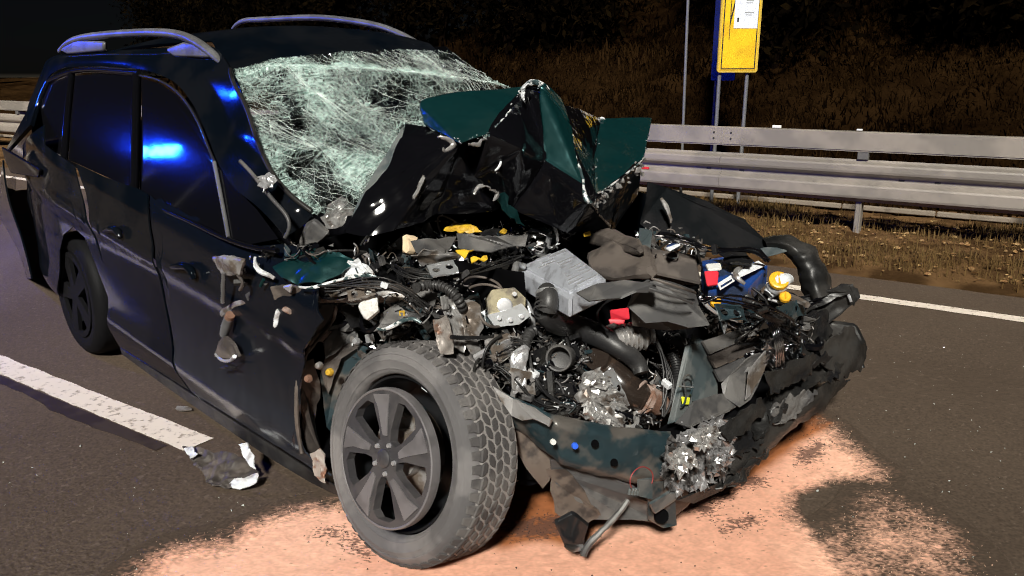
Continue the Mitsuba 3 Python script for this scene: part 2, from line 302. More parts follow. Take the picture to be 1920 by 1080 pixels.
for k in range(15):
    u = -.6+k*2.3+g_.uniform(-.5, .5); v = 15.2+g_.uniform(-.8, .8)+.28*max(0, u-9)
    bush(u, v, g_.uniform(3.2, 4.8)+.05*max(0, u), g_.uniform(3.4, 4.6), 40+k, 'near-black shrub added to darken the upper embankment like light fall-off', 5200, 'added shrubs darkening the upper embankment')
# ---- guardrail
def extrude_u(prof, u0, u1, cap=True):        # closed profile in (v towards road is smaller v, z)
    pg = Polygon(prof); m = ext(pg, u1-u0); v = np.array(m.vertices)
    v = np.c_[u0+v[:, 2], -v[:, 0], v[:, 1]]; m = mesh_(v, m.faces); m = xf(m, ROADM); m.fix_normals(); return m
def open_prof(c, t): return list(LineString(c).buffer(t, cap_style=2, join_style=1, quad_segs=3).exterior.coords)[:-1]
gv0 = 8.08
wp = [(gv0+.075, .725), (gv0+.06, .705), (gv0+.006, .685), (gv0, .67), (gv0, .625), (gv0+.006, .605), (gv0+.07, .575), (gv0+.078, .565), (gv0+.078, .535), (gv0+.07, .525), (gv0+.006, .49), (gv0, .475), (gv0, .39), (gv0+.008, .37), (gv0+.06, .345), (gv0+.075, .33)]
joints = [-12, -6.1, -1.6, 2.85, 6.9, 11, 15, 23, 31, 39, 47, 55]
for a, b in zip(joints[:-1], joints[1:]):
    add('guardrail__top_beam', extrude_u(open_prof([(gv0+.03, .815), (gv0+.03, .975), (gv0+.15, .975), (gv0+.15, .81), (gv0+.031, .81)], .009), a+.004, b), 'galv', 25)
    add('guardrail__wave_beam', extrude_u(open_prof(wp, .0025), a+.003, b+.0), 'galv', 30)
for k in range(-3, 14):
    u = 1.49+4*k
    add('guardrail__post', cat_([xf(bx((u, -(gv0+.15), .38), (.055, .12, .86), .008), ROADM), xf(bx((u-.02, -(gv0+.088), .38), (.012, .01, .78), .003), ROADM)]), 'galv', 30)
    add('guardrail__spacer', xf(bx((u, -(gv0+.06), .765), (.10, .05, .075), .006), ROADM), 'galv_dark', 30)
    if -1 <= k <= 2:
        for du in (-.65, -.35, 1.15, 1.5): add('guardrail__slot', xf(bx((u+du, -(gv0+.0765), .551), (.05, .006, .018), .002), ROADM), 'bolt', 30)
for u in (2.76, 2.94):
    for z in (.93, .87): add('guardrail__bolt', lathe([(0, .012), (.009, .012), (.011, .004), (.011, -.006)], frame(road(u, gv0+.0245, z), -Vv), 8), 'bolt', 30)
add('guardrail__splice_plate', xf(bx((2.85, -(gv0+.019), .90), (.03, .005, .15), .002), ROADM), 'galv', 30)
for u, s in ((2.32, 1.), (1.55, .6)):
    add('guardrail__reflector', xf(bx((u, -(gv0+.07), .995+.008*s), (.085*s, .04, .03*s), .006), ROADM), 'white_plastic', 30)
tag('guardrail', 'galvanised steel crash barrier with box beam above wave beam along the verge', 'guardrail')
# ---- signs behind the guardrail
M('sign_yellow', dirt((.82, .50, .012), (.70, .41, .012), 4), .45)
M('sign_frame', (.55, .37, .05), .5)
M('sign_blue', (.002, .004, .03), .4)
M('sign_back', (.2, .2, .21), .5, .5)
M('ink', (.02, .018, .015), .6)
M('ink_grey', (.30, .31, .32), .7)
M('notice_paper', (.74, .78, .84), .6)
def board(c, right, w, h, t, name, mat, r=.05):
    Mx = np.eye(4); right = unit(right); Mx[:3, 0] = right; Mx[:3, 1] = [0, 0, 1]; Mx[:3, 2] = np.cross(right, [0, 0, 1]); Mx[:3, 3] = c
    return Mx
SR = unit(A((-3.037,6.578,1.975))-A((-3.339,6.213,1.973)))
sb = A((-3.322,6.217,1.524)); sw = float(np.linalg.norm(A((-3.014,6.583,1.524))-sb)); sh = 1.75
MS = board(sb, SR, 0, 0, 0, '', '')
rr = sbox(.03, .03, sw-.03, sh-.03).buffer(.03)
add('detour_sign__board', ext(rr, .03, MS), 'sign_frame', 30)
add('detour_sign__face', ext(rr.buffer(-.022), .004, MS@trimesh.transformations.translation_matrix([0, 0, .03])), 'sign_yellow', 30)
fr = rr.buffer(-.035).difference(rr.buffer(-.048))
add('detour_sign__border', ext(fr, .002, MS@trimesh.transformations.translation_matrix([0, 0, .034])), 'ink', 30)
pw, pl = sw*.58, sw*.33
add('detour_sign__notice', ext(sbox(pl, sw*1.02, pl+pw, sh-.12), .004, MS@trimesh.transformations.translation_matrix([0, 0, .036])), 'notice_paper', 30)
lb = [bxm for bxm in (bx((pl+pw*.16, sw*1.02+.09+.28*k, .041), (.02, .05, .002), .0005) for k in range(3))]
add('detour_sign__lettering', xf(cat_([bx((pl+pw*(.62), sw*1.02+.17+.13*k+.0*j, .041), (pw*(.38-.06*(k % 2)), .014, .0015), .0005) for k in (0, 1, 3, 4) for j in (0,)]+[bx((pl+pw*.6, sw*1.02+.145+.13*k, .041), (pw*.30, .010, .0015), .0005) for k in (0, 1, 3, 4)]), MS), 'ink_grey', 30)
add('detour_sign__symbol', xf(cat_(lb), MS), 'ink', 30)
ar = Polygon([(sw*.23, .36), (sw*.245, .36), (sw*.245, .52), (sw*.33, .72), (sw*.37, .78), (sw*.39, .85), (sw*.34, .85), (sw*.30, .74), (sw*.252, .62), (sw*.252, sh-.1), (sw*.235, sh-.1)])
add('detour_sign__arrow', ext(ar, .002, MS@trimesh.transformations.translation_matrix([0, 0, .0345])), 'ink', 30)
for q, b in ((sb+SR*.05, -.6), (sb+SR*(sw-.2*sw), .0)):
    n_ = np.cross(SR, [0, 0, 1]); zb = 0 if b else .28
    add('detour_sign__post', tube([[*(q-n_*.03)[:2], zb-.3], [*(q-n_*.03)[:2], sb[2]+sh]], .022, 10), 'sign_back')
tag('detour_sign', 'yellow detour board with white paper notice and black arrow line', 'traffic sign')
b2 = A((-4.408,7.94,1.442)); M2 = board(b2, unit(A((-4.34,7.953,1.442))-b2), 0, 0, 0, '', '')
add('blue_sign__board', ext(sbox(0, 0, .3, 2.3).buffer(.02), .03, M2), 'sign_blue', 30)
for dx in (.03,):
    q = b2+M2[:3, 0]*dx-M2[:3, 2]*.04; add('blue_sign__post', tube([[q[0], q[1], -.1], [q[0], q[1], b2[2]+2.2]], .025, 8), 'sign_back')
tag('blue_sign', 'dark blue sign board mostly hidden behind the yellow sign', 'traffic sign')
pb = A((-3.626,6.055,0.916)); pt_ = A((-3.65,6.051,2.328))
add('sign_pole__pole', tube([pb+(pb-pt_)*.8, pt_+(pt_-pb)*.5], .017, 10), 'sign_back')
tag('sign_pole', 'tall thin grey pole left of the yellow sign behind the guardrail', 'pole')

# ---- wrecked car: body
C_ = 'wrecked_car'
tag(C_, 'dark green estate car with smashed front, buckled hood and shattered windshield', 'car')
def side(pts, th=.006, res=.05, mat='paint', name='panel', label=None, dent=.0, seed=0, y0=0.):
    """A body panel of the right side: outline given on the side plane, curved by the side's own section."""
    p = A(pts); v2, f = trimesh.creation.triangulate_polygon(Polygon(p[:, [0, 2]]).buffer(0), engine='earcut')
    v = np.c_[v2[:, 0], np.zeros(len(v2)), v2[:, 1]]
    v, f = trimesh.remesh.subdivide_to_size(v, f, res, max_iter=12); m = trimesh.Trimesh(v, f); m.merge_vertices(); v, f = np.array(m.vertices), np.array(m.faces)
    zb = .96+(v[:, 0]+.9)*-.135; t = (v[:, 2]-.17)/(zb-.17)
    y = -1.0+.05*np.clip((.2-t)/.2, 0, 1)**2+.055*np.clip((t-.72)/.28, 0, 1.3)**2-.016*np.exp(-((t-.66)/.05)**2)-.012*np.exp(-((t-.16)/.06)**2)
    y = y+.09*np.clip((-2.75-v[:, 0])/.9, 0, 1.2)**2+y0
    if dent: y = y+dent*(meshkit.fbm(v*3.1+seed, 3, seed)-.5)*2*np.clip((v[:, 0]+1.1)/.6, 0, 1)
    v[:, 1] = y
    tri = trimesh.Trimesh(v, f, process=False)
    if tri.face_normals[:, 1].mean() > 0: f = f[:, ::-1]
    return car(name, solid(v, f, th), mat, 40, label)
q = side([(-3.736,-1,1.081),(-3.058,-1,1.238),(-2.995,-1,1.141),(-2.666,-1,1.091),(-2.515,-1,1.066),(-2.431,-1,0.97),(-2.316,-1,0.806),(-2.215,-1,0.612),(-2.208,-1,0.454),(-2.323,-1,0.594),(-2.439,-1,0.723),(-2.599,-1,0.756),(-2.779,-1,0.689),(-2.895,-1,0.586),(-2.988,-1,0.421),(-3.064,-1,0.297),(-3.617,-1,0.289),(-3.762,-1,0.519),(-3.896,-1,0.735)], name='rear_quarter')
side([(-2.494,-1,1.078),(-2.132,-1,1.045),(-1.754,-1,1.026),(-1.659,-1,1.013),(-1.567,-1,0.79),(-1.5,-1,0.478),(-1.469,-1,0.178),(-1.685,-1,0.171),(-1.943,-1,0.174),(-2.285,-1,0.176),(-2.239,-1,0.367),(-2.208,-1,0.494),(-2.23,-1,0.688),(-2.345,-1,0.957)], name='rear_door')
side(jag([(-1.636,-1,1.011),(-1.26,-1,0.967),(-0.889,-1,0.937),(-0.713,-1,0.936),(-0.532,-1,0.949),(-0.468,-1,0.927),(-0.405,-1,0.917),(-0.327,-1,0.785),(-0.292,-1,0.766),(-0.394,-1,0.645),(-0.463,-1,0.468),(-0.494,-1,0.342),(-0.471,-1,0.251),(-0.364,-1,0.191),(-0.503,-1,0.162),(-0.648,-1,0.171),(-0.974,-1,0.172),(-1.253,-1,0.176),(-1.448,-1,0.174),(-1.477,-1,0.483),(-1.538,-1,0.794)], .05, .004, 3), name='front_door', mat='paint_dusty', label='front door with grey road dust below and a torn front edge', dent=.03, seed=4)
side([(-2.286,-1,0.173),(-1.685,-1,0.169),(-1.158,-1,0.165),(-0.807,-1,0.163),(-0.504,-1,0.16),(-0.296,-1,0.159),(-0.319,-1,0.13),(-0.51,-1,0.111),(-0.817,-1,0.102),(-1.17,-1,0.108),(-1.699,-1,0.119),(-2.268,-1,0.144)], name='sill', mat='black_plastic', y0=-.004)
# door handles, side moulding
for (a, b, c) in (((215,430), (250,452), 0), ((340,520), (385,548), 1)): pass
for pts in ([(-2.053,-1.03,0.814),(-1.967,-1.03,0.831),(-1.879,-1.03,0.826),(-1.86,-1.03,0.807)], [(-1.33,-1.03,0.766),(-1.247,-1.03,0.782),(-1.144,-1.03,0.773),(-1.13,-1.03,0.752)]):
    car('door_handle', tube(pts, [.010, .016, .016, .010], 10, 6), 'paint', 40)
# rear end: bumper, tail lamp
car('rear_bumper', patch([[(-3.846,-0.98,0.999),(-5.206,-0.7,0.761),(-7.554,-0.2,0.461),(-10.319,0.6,0.207)], [(-3.77,-1,0.749),(-5.251,-0.7,0.512),(-7.769,-0.2,0.11),(-10.62,0.6,-0.327)], [(-3.615,-1,0.541),(-5.013,-0.7,0.272),(-7.338,-0.2,-0.165),(-10.523,0.6,-0.609)], [(-3.537,-1,0.317),(-4.931,-0.7,0.013),(-7.128,-0.2,-0.461),(-10.242,0.6,-1.01)]], 40, 24, .01), 'paint', 50)
car('tail_lamp', hullr([(-3.67,-1.01,1.083),(-2.994,-1.01,1.012),(-3.042,-1.01,0.974),(-3.608,-1,0.95),(-3.99,-0.93,0.985)], .008), 'black_gloss', 30)
car('tailgate', sheet([(-3.329,-0.93,1.223),(-4.068,-0.62,1.467),(-6,0.3,1.636),(-7.182,0.6,0.97),(-8.69,0.6,0.348),(-4.126,-0.9,1.007)], .02, .08), 'paint', 40)
# side glass on the leaning glass plane, with pillars and seals between
GL = [('rear_door_window', [(-3.203,-0.712,1.494),(-2.796,-0.707,1.505),(-2.381,-0.71,1.5),(-1.926,-0.94,1.013),(-2.31,-0.929,1.036),(-2.83,-0.914,1.068),(-3.017,-0.828,1.249)], 'tinted'), ('quarter_window', [(-3.644,-0.736,1.445),(-3.312,-0.712,1.494),(-3.133,-0.817,1.273),(-2.966,-0.908,1.081),(-3.387,-0.891,1.117),(-3.615,-0.851,1.201),(-3.673,-0.797,1.315)], 'tinted'),
      ('front_door_window', [(-2.247,-0.716,1.485),(-1.999,-0.728,1.46),(-1.785,-0.75,1.414),(-1.604,-0.779,1.352),(-1.44,-0.815,1.278),(-1.321,-0.845,1.214),(-1.228,-0.867,1.168),(-0.925,-0.977,0.936),(-1.347,-0.963,0.965),(-1.787,-0.949,0.994)], 'tinted'), ('front_quarter_window', [(-1.208,-0.868,1.166),(-1.039,-0.896,1.106),(-0.8,-0.925,1.045),(-0.595,-0.959,0.973),(-0.756,-0.978,0.934),(-0.9,-0.977,0.936)], 'tinted')]
for n_, p, mt in GL:
    v2, f = trimesh.creation.triangulate_polygon(Polygon(A(p)[:, [0, 2]]), engine='earcut'); pp = A(p)
    v = pp[cKDTree(pp[:, [0, 2]]).query(v2)[1]]
    v, f = trimesh.remesh.subdivide_to_size(v, f, .08, max_iter=12); m = trimesh.Trimesh(v, f); m.merge_vertices(); v = np.array(m.vertices)
    b = .012*np.sin((v[:, 0]+1.3)*1.5)+.006*np.sin(v[:, 2]*9)      # glass is slightly bowed
    v[:, 1] += b*0+.004*np.cos(v[:, 2]*5)
    m = mesh_(v, m.faces)
    if m.face_normals[0][1] > 0: m.invert()
    car(n_, m, mt, True)
G0 = 'G-.012'
def frame_strip(pts, w, name, mat='black_gloss', r=None, sub=None): car(name, tube(pts, w, 8, 6), mat, 60)
frame_strip([(-2.252,-0.718,1.495),(-1.993,-0.729,1.472),(-1.769,-0.751,1.426),(-1.574,-0.783,1.36),(-1.411,-0.819,1.284),(-1.29,-0.85,1.216),(-1.213,-0.869,1.178)], .006, 'window_moulding', 'lamp_lens')
frame_strip([(-1.214,-0.869,1.173),(-1.121,-0.903,1.101),(-1.008,-0.945,1.012),(-0.911,-0.982,0.935)], .0085, 'quarter_bar', 'rail_grey')
frame_strip([(-2.297,-0.716,1.495),(-2.068,-0.837,1.239),(-1.85,-0.952,0.998)], .022, 'b_pillar')
frame_strip([(-3.249,-0.714,1.5),(-3.067,-0.82,1.275),(-2.872,-0.92,1.065)], .02, 'c_pillar')
frame_strip([(-3.593,-0.858,1.196),(-3.362,-0.899,1.11),(-2.937,-0.918,1.069),(-2.316,-0.939,1.026),(-1.839,-0.951,0.999),(-1.547,-0.966,0.968),(-1.303,-0.972,0.954),(-0.902,-0.985,0.929),(-0.571,-0.979,0.94)], .010, 'belt_moulding')
frame_strip([(-3.602,-0.733,1.463),(-3.292,-0.711,1.512),(-2.796,-0.705,1.524),(-2.265,-0.711,1.51)], .016, 'roof_drip')
frame_strip([(-3.623,-0.734,1.457),(-3.644,-0.798,1.322),(-3.59,-0.855,1.202)], .016, 'd_pillar')
# roof side, a pillar
car('cant_rail', patch([[(-3.583,-0.848,1.208),(-3.628,-0.782,1.347),(-3.647,-0.718,1.482),(-3.347,-0.69,1.541),(-2.836,-0.689,1.544),(-2.297,-0.698,1.525),(-1.896,-0.72,1.477),(-1.584,-0.767,1.379),(-1.331,-0.828,1.25),(-1.168,-0.87,1.161),(-0.999,-0.9,1.098),(-0.772,-0.924,1.048),(-0.559,-0.955,0.981)],
   [(-3.53,-0.9,1.213),(-3.83,-0.78,1.342),(-3.803,-0.68,1.569),(-3.436,-0.67,1.596),(-2.871,-0.67,1.599),(-2.265,-0.67,1.589),(-1.827,-0.67,1.55),(-1.5,-0.71,1.457),(-1.252,-0.77,1.326),(-1.037,-0.83,1.235),(-0.839,-0.87,1.153),(-0.69,-0.88,1.09),(-0.608,-0.87,0.995)],
   [(-3.821,-0.8,1.215),(-4.207,-0.6,1.466),(-3.744,-0.62,1.613),(-3.355,-0.62,1.625),(-2.93,-0.62,1.622),(-2.286,-0.62,1.62),(-1.734,-0.62,1.622),(-1.331,-0.705,1.508),(-1.141,-0.754,1.389),(-0.886,-0.838,1.23),(-0.75,-0.866,1.145),(-0.651,-0.85,1.083),(-0.583,-0.828,1.041)]], 90, 24, .006, .004, 5, 2), 'paint', 60)
car('a_pillar_trim', tube([(-0.821,-0.958,1.213),(-0.682,-0.956,1.138),(-0.598,-0.952,1.086),(-0.551,-0.943,1.044),(-0.559,-0.955,0.981)], .007, 8), 'grey_plastic', 60)
for p, r, mt in (([(-1.313,-0.721,1.52),(-1.231,-0.75,1.46),(-1.138,-0.767,1.402),(-1.032,-0.798,1.335),(-0.872,-0.849,1.233),(-0.734,-0.871,1.147),(-0.583,-0.835,1.053)], .009, 'black_plastic'),):
    car('windshield_seal', tube(p, r, 8), mt, 60)
# torn pillar foot
car('torn_metal', sheet(jag([(-0.7,-0.963,1.173),(-0.698,-0.918,1.183),(-0.657,-0.913,1.158),(-0.642,-0.939,1.137),(-0.643,-0.96,1.149),(-0.629,-0.985,1.128)], .01, .006, 5), .003, .008, .012, 40, 5), 'bright', False)
# roof skin with its front lip
rf = [[(-1.331,-0.705,1.508),(-1.374,-0.482,1.535),(-1.402,-0.256,1.552),(-1.444,0.123,1.579),(-1.489,0.571,1.607)], [(-1.654,-0.6,1.594),(-1.689,-0.35,1.646),(-1.64,-0.1,1.661),(-1.607,0.22,1.659),(-1.519,0.5,1.627)], [(-1.727,-0.6,1.64),(-1.781,-0.38,1.708),(-1.727,-0.1,1.722),(-1.699,0.25,1.709),(-1.605,0.5,1.661)]]
bk = A(rf[2]); rf.append([tuple(p+A([-.7, 0, -.01])) for p in bk]); rf.append([tuple(p+A([-1.5, 0, -.06])) for p in bk])
car('roof', patch(rf, 60, 50, .006), 'paint_roof' if 0 else 'paint', 60)
# roof rails
car('roof_rail', cat_([tube([(-3.578,-0.66,1.634),(-3.387,-0.66,1.677),(-2.984,-0.66,1.7),(-2.424,-0.66,1.697),(-2.045,-0.66,1.684),(-1.824,-0.66,1.659),(-1.664,-0.66,1.615),(-1.562,-0.66,1.574),(-1.456,-0.66,1.521)], [.014, .019, .02, .02, .02, .02, .02, .018, .01], 12, 8),
    hullr([(-3.534,-0.66,1.645),(-3.294,-0.66,1.681),(-2.832,-0.66,1.657),(-2.842,-0.66,1.631),(-3.428,-0.66,1.625)], .012), hullr([(-2.018,-0.66,1.609),(-1.859,-0.66,1.628),(-1.683,-0.66,1.624),(-1.591,-0.66,1.579),(-1.954,-0.66,1.589)], .012)]), 'rail_grey', 50)
car('roof_rail', tube([(-3.646,0.47,1.805),(-3.515,0.47,1.845),(-3.308,0.47,1.849),(-2.901,0.47,1.84),(-2.478,0.47,1.821),(-2.154,0.47,1.786),(-1.907,0.47,1.746),(-1.722,0.47,1.696),(-1.607,0.47,1.66)], [.01, .016, .018, .018, .018, .018, .017, .015, .008], 12, 8), 'rail_grey', 50)
# hidden far side, under-body and cabin, so that nothing floats
FS = .86
car('far_side_panel', sheet([(-3.5, FS-.1, .35), (-3.7, FS-.05, 1.05), (-.9, FS, 1.0), (-.35, FS, .95), (-.3, FS, .2), (-2.4, FS, .2)], .006, .1), 'paint', 40)
car('far_side_window', sheet([(-3.5, FS-.08, 1.0), (-3.5, FS-.3, 1.66), (-1.5, FS-.3, 1.64), (-.7, FS-.08, 1.0)], .006, .1), 'tinted', 40)
car('underbody', sheet([(-3.6, -.86, .24), (-3.6, .8, .24), (-.2, .8, .2), (-.2, -.9, .2)], .02, .2), 'liner_black', 30)
car('firewall', sheet([(-.62, -.88, .2), (-.62, .82, .2), (-.66, .8, 1.0), (-.66, -.86, .93)], .02, .1), 'liner_black', 30)
car('dashboard', lump([(-.72, -.75, .9), (-.72, .7, .95), (-1.0, .68, .96), (-1.0, -.72, .9), (-.9, -.7, .66), (-.9, .66, .7)], .05, .08, .01, 5, 2), 'cloth', 40)
for y in (-.47, .30):
    s = car('seat', lump([(-1.35, y-.22, .55), (-1.35, y+.22, .55), (-1.9, y-.22, .5), (-1.9, y+.22, .5), (-1.9, y, .6)], .07, .08, .008, 5, 3), 'cloth', 50)
    car(s[len(C_)+2:]+'__backrest', lump([(-1.9, y-.2, .6), (-1.9, y+.2, .6), (-2.08, y-.17, 1.16), (-2.08, y+.17, 1.16)], .06, .08, .008, 5, 4), 'cloth', 50)
    car(s[len(C_)+2:]+'__headrest', lump([(-2.1, y-.09, 1.25), (-2.1, y+.09, 1.25), (-2.12, y-.08, 1.36), (-2.12, y+.08, 1.36)], .04, .05, .004, 5, 5), 'cloth', 50)
car('rear_bench', lump([(-2.6, -.6, .6), (-2.6, .5, .6), (-2.85, -.6, 1.2), (-2.85, .5, 1.2), (-2.3, -.6, .5), (-2.3, .5, .5)], .06, .1, .01, 4, 6), 'cloth', 50)
# rear wheel
def wheel_matrix(c, steer, camber=0.): return frame(c, (math.sin(math.radians(steer)), -math.cos(math.radians(steer)), math.sin(math.radians(camber))))
MR = wheel_matrix((-2.86, -.97, .34), 0)
ty = [(.235, -.012), (.262, .0), (.30, .0), (.328, -.018), (.342, -.045), (.345, -.1), (.342, -.18), (.328, -.205), (.29, -.222), (.235, -.215), (.235, -.19), (.31, -.16), (.33, -.11), (.31, -.06), (.235, -.03), (.235, -.012)]
car('rear_wheel__tyre', lathe(ty, MR, 64), 'rear_shade', 40)
sp = unary_union([Polygon([(.03, -.02), (.2, -.05), (.2, .05), (.03, .02)])]+[])
def spokes(n, w0, w1, r): return unary_union([Polygon([(math.cos(a)*x-math.sin(a)*y, math.sin(a)*x+math.cos(a)*y) for x, y in ((.02, -w0), (r, -w1), (r, w1), (.02, w0))]) for a in (np.arange(n)*2*math.pi/n+math.pi/2)])
ringp = lambda a, b: Point(0, 0).buffer(b, 40).difference(Point(0, 0).buffer(a, 40))
car('rear_wheel__rim', ext(unary_union([ringp(.205, .236), Point(0, 0).buffer(.06), spokes(5, .03, .05, .21)]), .02, MR@trimesh.transformations.translation_matrix([0, 0, -.02])), 'rear_shade', 30)
car('rear_wheel__barrel', lathe([(.234, -.02), (.228, -.2), (.02, -.2), (0, -.19)], MR, 48), 'barrel', 40)
# windshield: one laminated sheet crazed all over
M('crush', proc(lambda p, n, uv: mix((.30, .43, .40), (.66, .80, .75), noise(p.x*170, p.y*170, p.z*170))), .3, spec=1.)
def crazed(p, n, uv):
    s = p.y; t = (p.x+1.0)*-1.2                          # across and up the pane
    h = smoothstep(.30, .64, fbm(s*7+3, t*7, 0, 4)); band = dr.exp(-dr.square((s+.50-.30*t)/.13)); top = dr.exp(-dr.square((t-.30+.12*s)/.045)); low = dr.exp(-dr.square((t+.30)/.13))
    sl = dr.exp(-dr.square((s+.68+.19*(.42-t))/.10))
    d = dr.clip(.30+.45*band+.26*sl+.85*top*smoothstep(-.75, -.3, s)+.25*low-.1*smoothstep(-.2, .2, s)*smoothstep(.3, .4, t), 0, 1)*(.08+1.05*h)
    w1, w2 = 2.4*noise(s*16, t*16), 2.4*noise(s*16+9, t*16)
    a1, a2, c = voronoi(s*40+w1, t*40+w2); b1, b2, c2 = voronoi(s*92+w1*2, t*92+w2*2)
    ln = smoothstep(.085, .015, a2-a1)*smoothstep(.03, .2, d)*.8; l2 = smoothstep(.13, .02, b2-b1)*smoothstep(.14, .42, d)*.75
    fine = noise(s*260, t*260)
    return dr.clip(dr.maximum(dr.maximum(smoothstep(.50, 1.05, d+.55*(c2-.5)*d+.5*(fine-.5)*d), ln), l2), 0, .9)
scene['crazed_glass'] = {'type': 'twosided', 'bsdf': {'type': 'diffuse'}} if 0 else {'type': 'blendbsdf', 'weight': proc(crazed), 'a': {'type': 'thindielectric'}, 'b': {'type': 'ref', 'id': 'crush'}}
WR = A([(-1.485,0.567,1.604),(-1.217,0.691,1.437),(-0.846,0.569,1.205),(-0.598,0.047,1.05),(-0.532,-0.478,1.009),(-0.583,-0.828,1.041),(-0.657,-0.855,1.087),(-0.751,-0.87,1.145),(-0.892,-0.843,1.234),(-1.047,-0.791,1.331),(-1.16,-0.756,1.401),(-1.302,-0.71,1.49),(-1.351,-0.689,1.521),(-1.377,-0.479,1.537),(-1.402,-0.256,1.552),(-1.444,0.123,1.579)])
wn = A([.53, 0, .848])
def pane(jt, res):
    v2, f = trimesh.creation.triangulate_polygon(Polygon(WR[:, :2]), engine='earcut'); v = WR[cKDTree(WR[:, :2]).query(v2)[1]]
    v, f = trimesh.remesh.subdivide_to_size(v, f, res, max_iter=14); m = trimesh.Trimesh(v, f); m.merge_vertices(); return np.array(m.vertices), np.array(m.faces)
def bulge(v):
    t = (v[:, 0]+1.0)*-1.2
    b = .045*(1-((v[:, 1]+.05)/.8)**2)-.05*np.exp(-((v[:, 1]+.30)**2/.05+(t+.05)**2/.06))+.03*np.exp(-((t-.28+.12*v[:, 1])/.05)**2)*(v[:, 1] > -.6)
    lf = np.clip((v[:, 1]+.68+.19*(.42-t))/.16, 0, 1)**1.5
    return v+wn*(lf*b+lf*.016*(meshkit.fbm(v*7, 3, 9)-.5))[:, None]
v, f = pane(0, .028); g = np.random.default_rng(5); v = bulge(v)+g.normal(0, .0035, v.shape)
m = mesh_(v, f)
if m.face_normals[:, 2].mean() < 0: m.invert()
car('windshield', m, 'crazed_glass', False, 'shattered green tinted windshield, white with cracks')
# its open cracks: rays, rings and long slants of raised white splinters
g = np.random.default_rng(8); paths = []
wx = unit(np.cross([0, 1., 0], wn)); e0 = A([-1.0, 0, (.5735+.53)/.848])
def at_(s, t): return np.array([e0+A([0, 1., 0])*a+wx*b for a, b in zip(np.ravel(s), np.ravel(t))])
up_s = -1 if wx[2] < 0 else 1
Pw = Polygon([((p-e0)@A([0, 1., 0]), (p-e0)@wx*up_s) for p in WR]).buffer(-.006)
def crack(p0, a, L, bend, w):
    n = max(3, int(L/.012)); s = [A(p0)]; wob = g.normal(0, .05, n).cumsum()*.35
    for k in range(n): s.append(s[-1]+.012*A([math.cos(a+wob[k]+bend*k/n), math.sin(a+wob[k]+bend*k/n)]))
    s = np.array(s); ins = [Pw.contains(Point(q)) for q in s]
    if not ins[0]: return
    k = ins.index(False) if False in ins else len(s)
    if k > 2: paths.append((s[:k], w))
CT = ((-.45, .22), (-.62, -.18), (-.25, .10), (.10, .30), (-.72, .05), (.35, .36))
for c, n in zip(CT, (34, 34, 26, 26, 16, 18)):
    for k in range(n):
        a = g.uniform(0, 6.283); r0 = g.uniform(0, .05); crack(A(c)+r0*A([math.cos(a), math.sin(a)]), a+g.normal(0, .1), g.uniform(.05, .34), g.normal(0, .08), g.uniform(.0003, .0008))
for k in range(240):
    crack((g.uniform(-.85, .65), g.uniform(-.45, .5)), g.choice([-.75, -.45, 2.3, .25, 1.2])+g.normal(0, .16), g.uniform(.03, .2), g.normal(0, .06), g.uniform(.0003, .0008))
from scipy.spatial import Voronoi
pts = [np.c_[g.uniform(-.95, .8, 900), g.uniform(-.55, .5, 900)]]
for c in CT:
    r = .26*g.random(260)**.8; a = g.uniform(0, 6.283, 260); pts.append(np.c_[c[0]+r*np.cos(a), c[1]+r*np.sin(a)])
pts = np.vstack(pts); sh_ = A([[1, .35], [0, .75]]); vor = Voronoi(pts@sh_); vx = vor.vertices@np.linalg.inv(sh_)
for a, b in vor.ridge_vertices:
    if a < 0 or b < 0: continue
    p, q = vx[a], vx[b]; L = np.linalg.norm(q-p)
    if not .004 < L < .12 or g.random() < .12+1.05*np.clip((.46-meshkit.fbm(np.array([[p[0]*6, p[1]*6, 3.]]), 3, 4)[0])*9, 0, .9) or not (Pw.contains(Point(p)) and Pw.contains(Point(q))): continue
    m_ = (p+q)/2+g.normal(0, .05*L, 2); paths.append((np.array([p, m_, q]), g.uniform(.00025, .0007)*(1 if g.random() < .9 else 1.8)))
Vc, Fc, at0 = [], [], 0
for s, w in paths:
    p3 = bulge(np.array([e0+A([0, 1., 0])*a+wx*b*up_s for a, b in s])); d = np.gradient(p3, axis=0); sd = np.cross(d, wn); sd /= np.linalg.norm(sd, axis=1, keepdims=True)+1e-9
    ww = w*np.linspace(1, .35, len(s))[:, None]; L = p3-sd*ww+wn*.004; R_ = p3+sd*ww+wn*.004; Tm = p3+wn*(.004+w*1.2)
    k = len(s); Vc.append(np.vstack([L, Tm, R_])); i = np.arange(k-1)+at0
    for o in (0, k): Fc += [np.c_[i+o, i+o+1, i+o+k+1], np.c_[i+o, i+o+k+1, i+o+k]]
    at0 += 3*k
M('crack_white', (.70, .80, .76), .4, spec=.8)
car('windshield__crack', mesh_(np.vstack(Vc), np.vstack(Fc)), 'crack_white', False, kind='stuff')

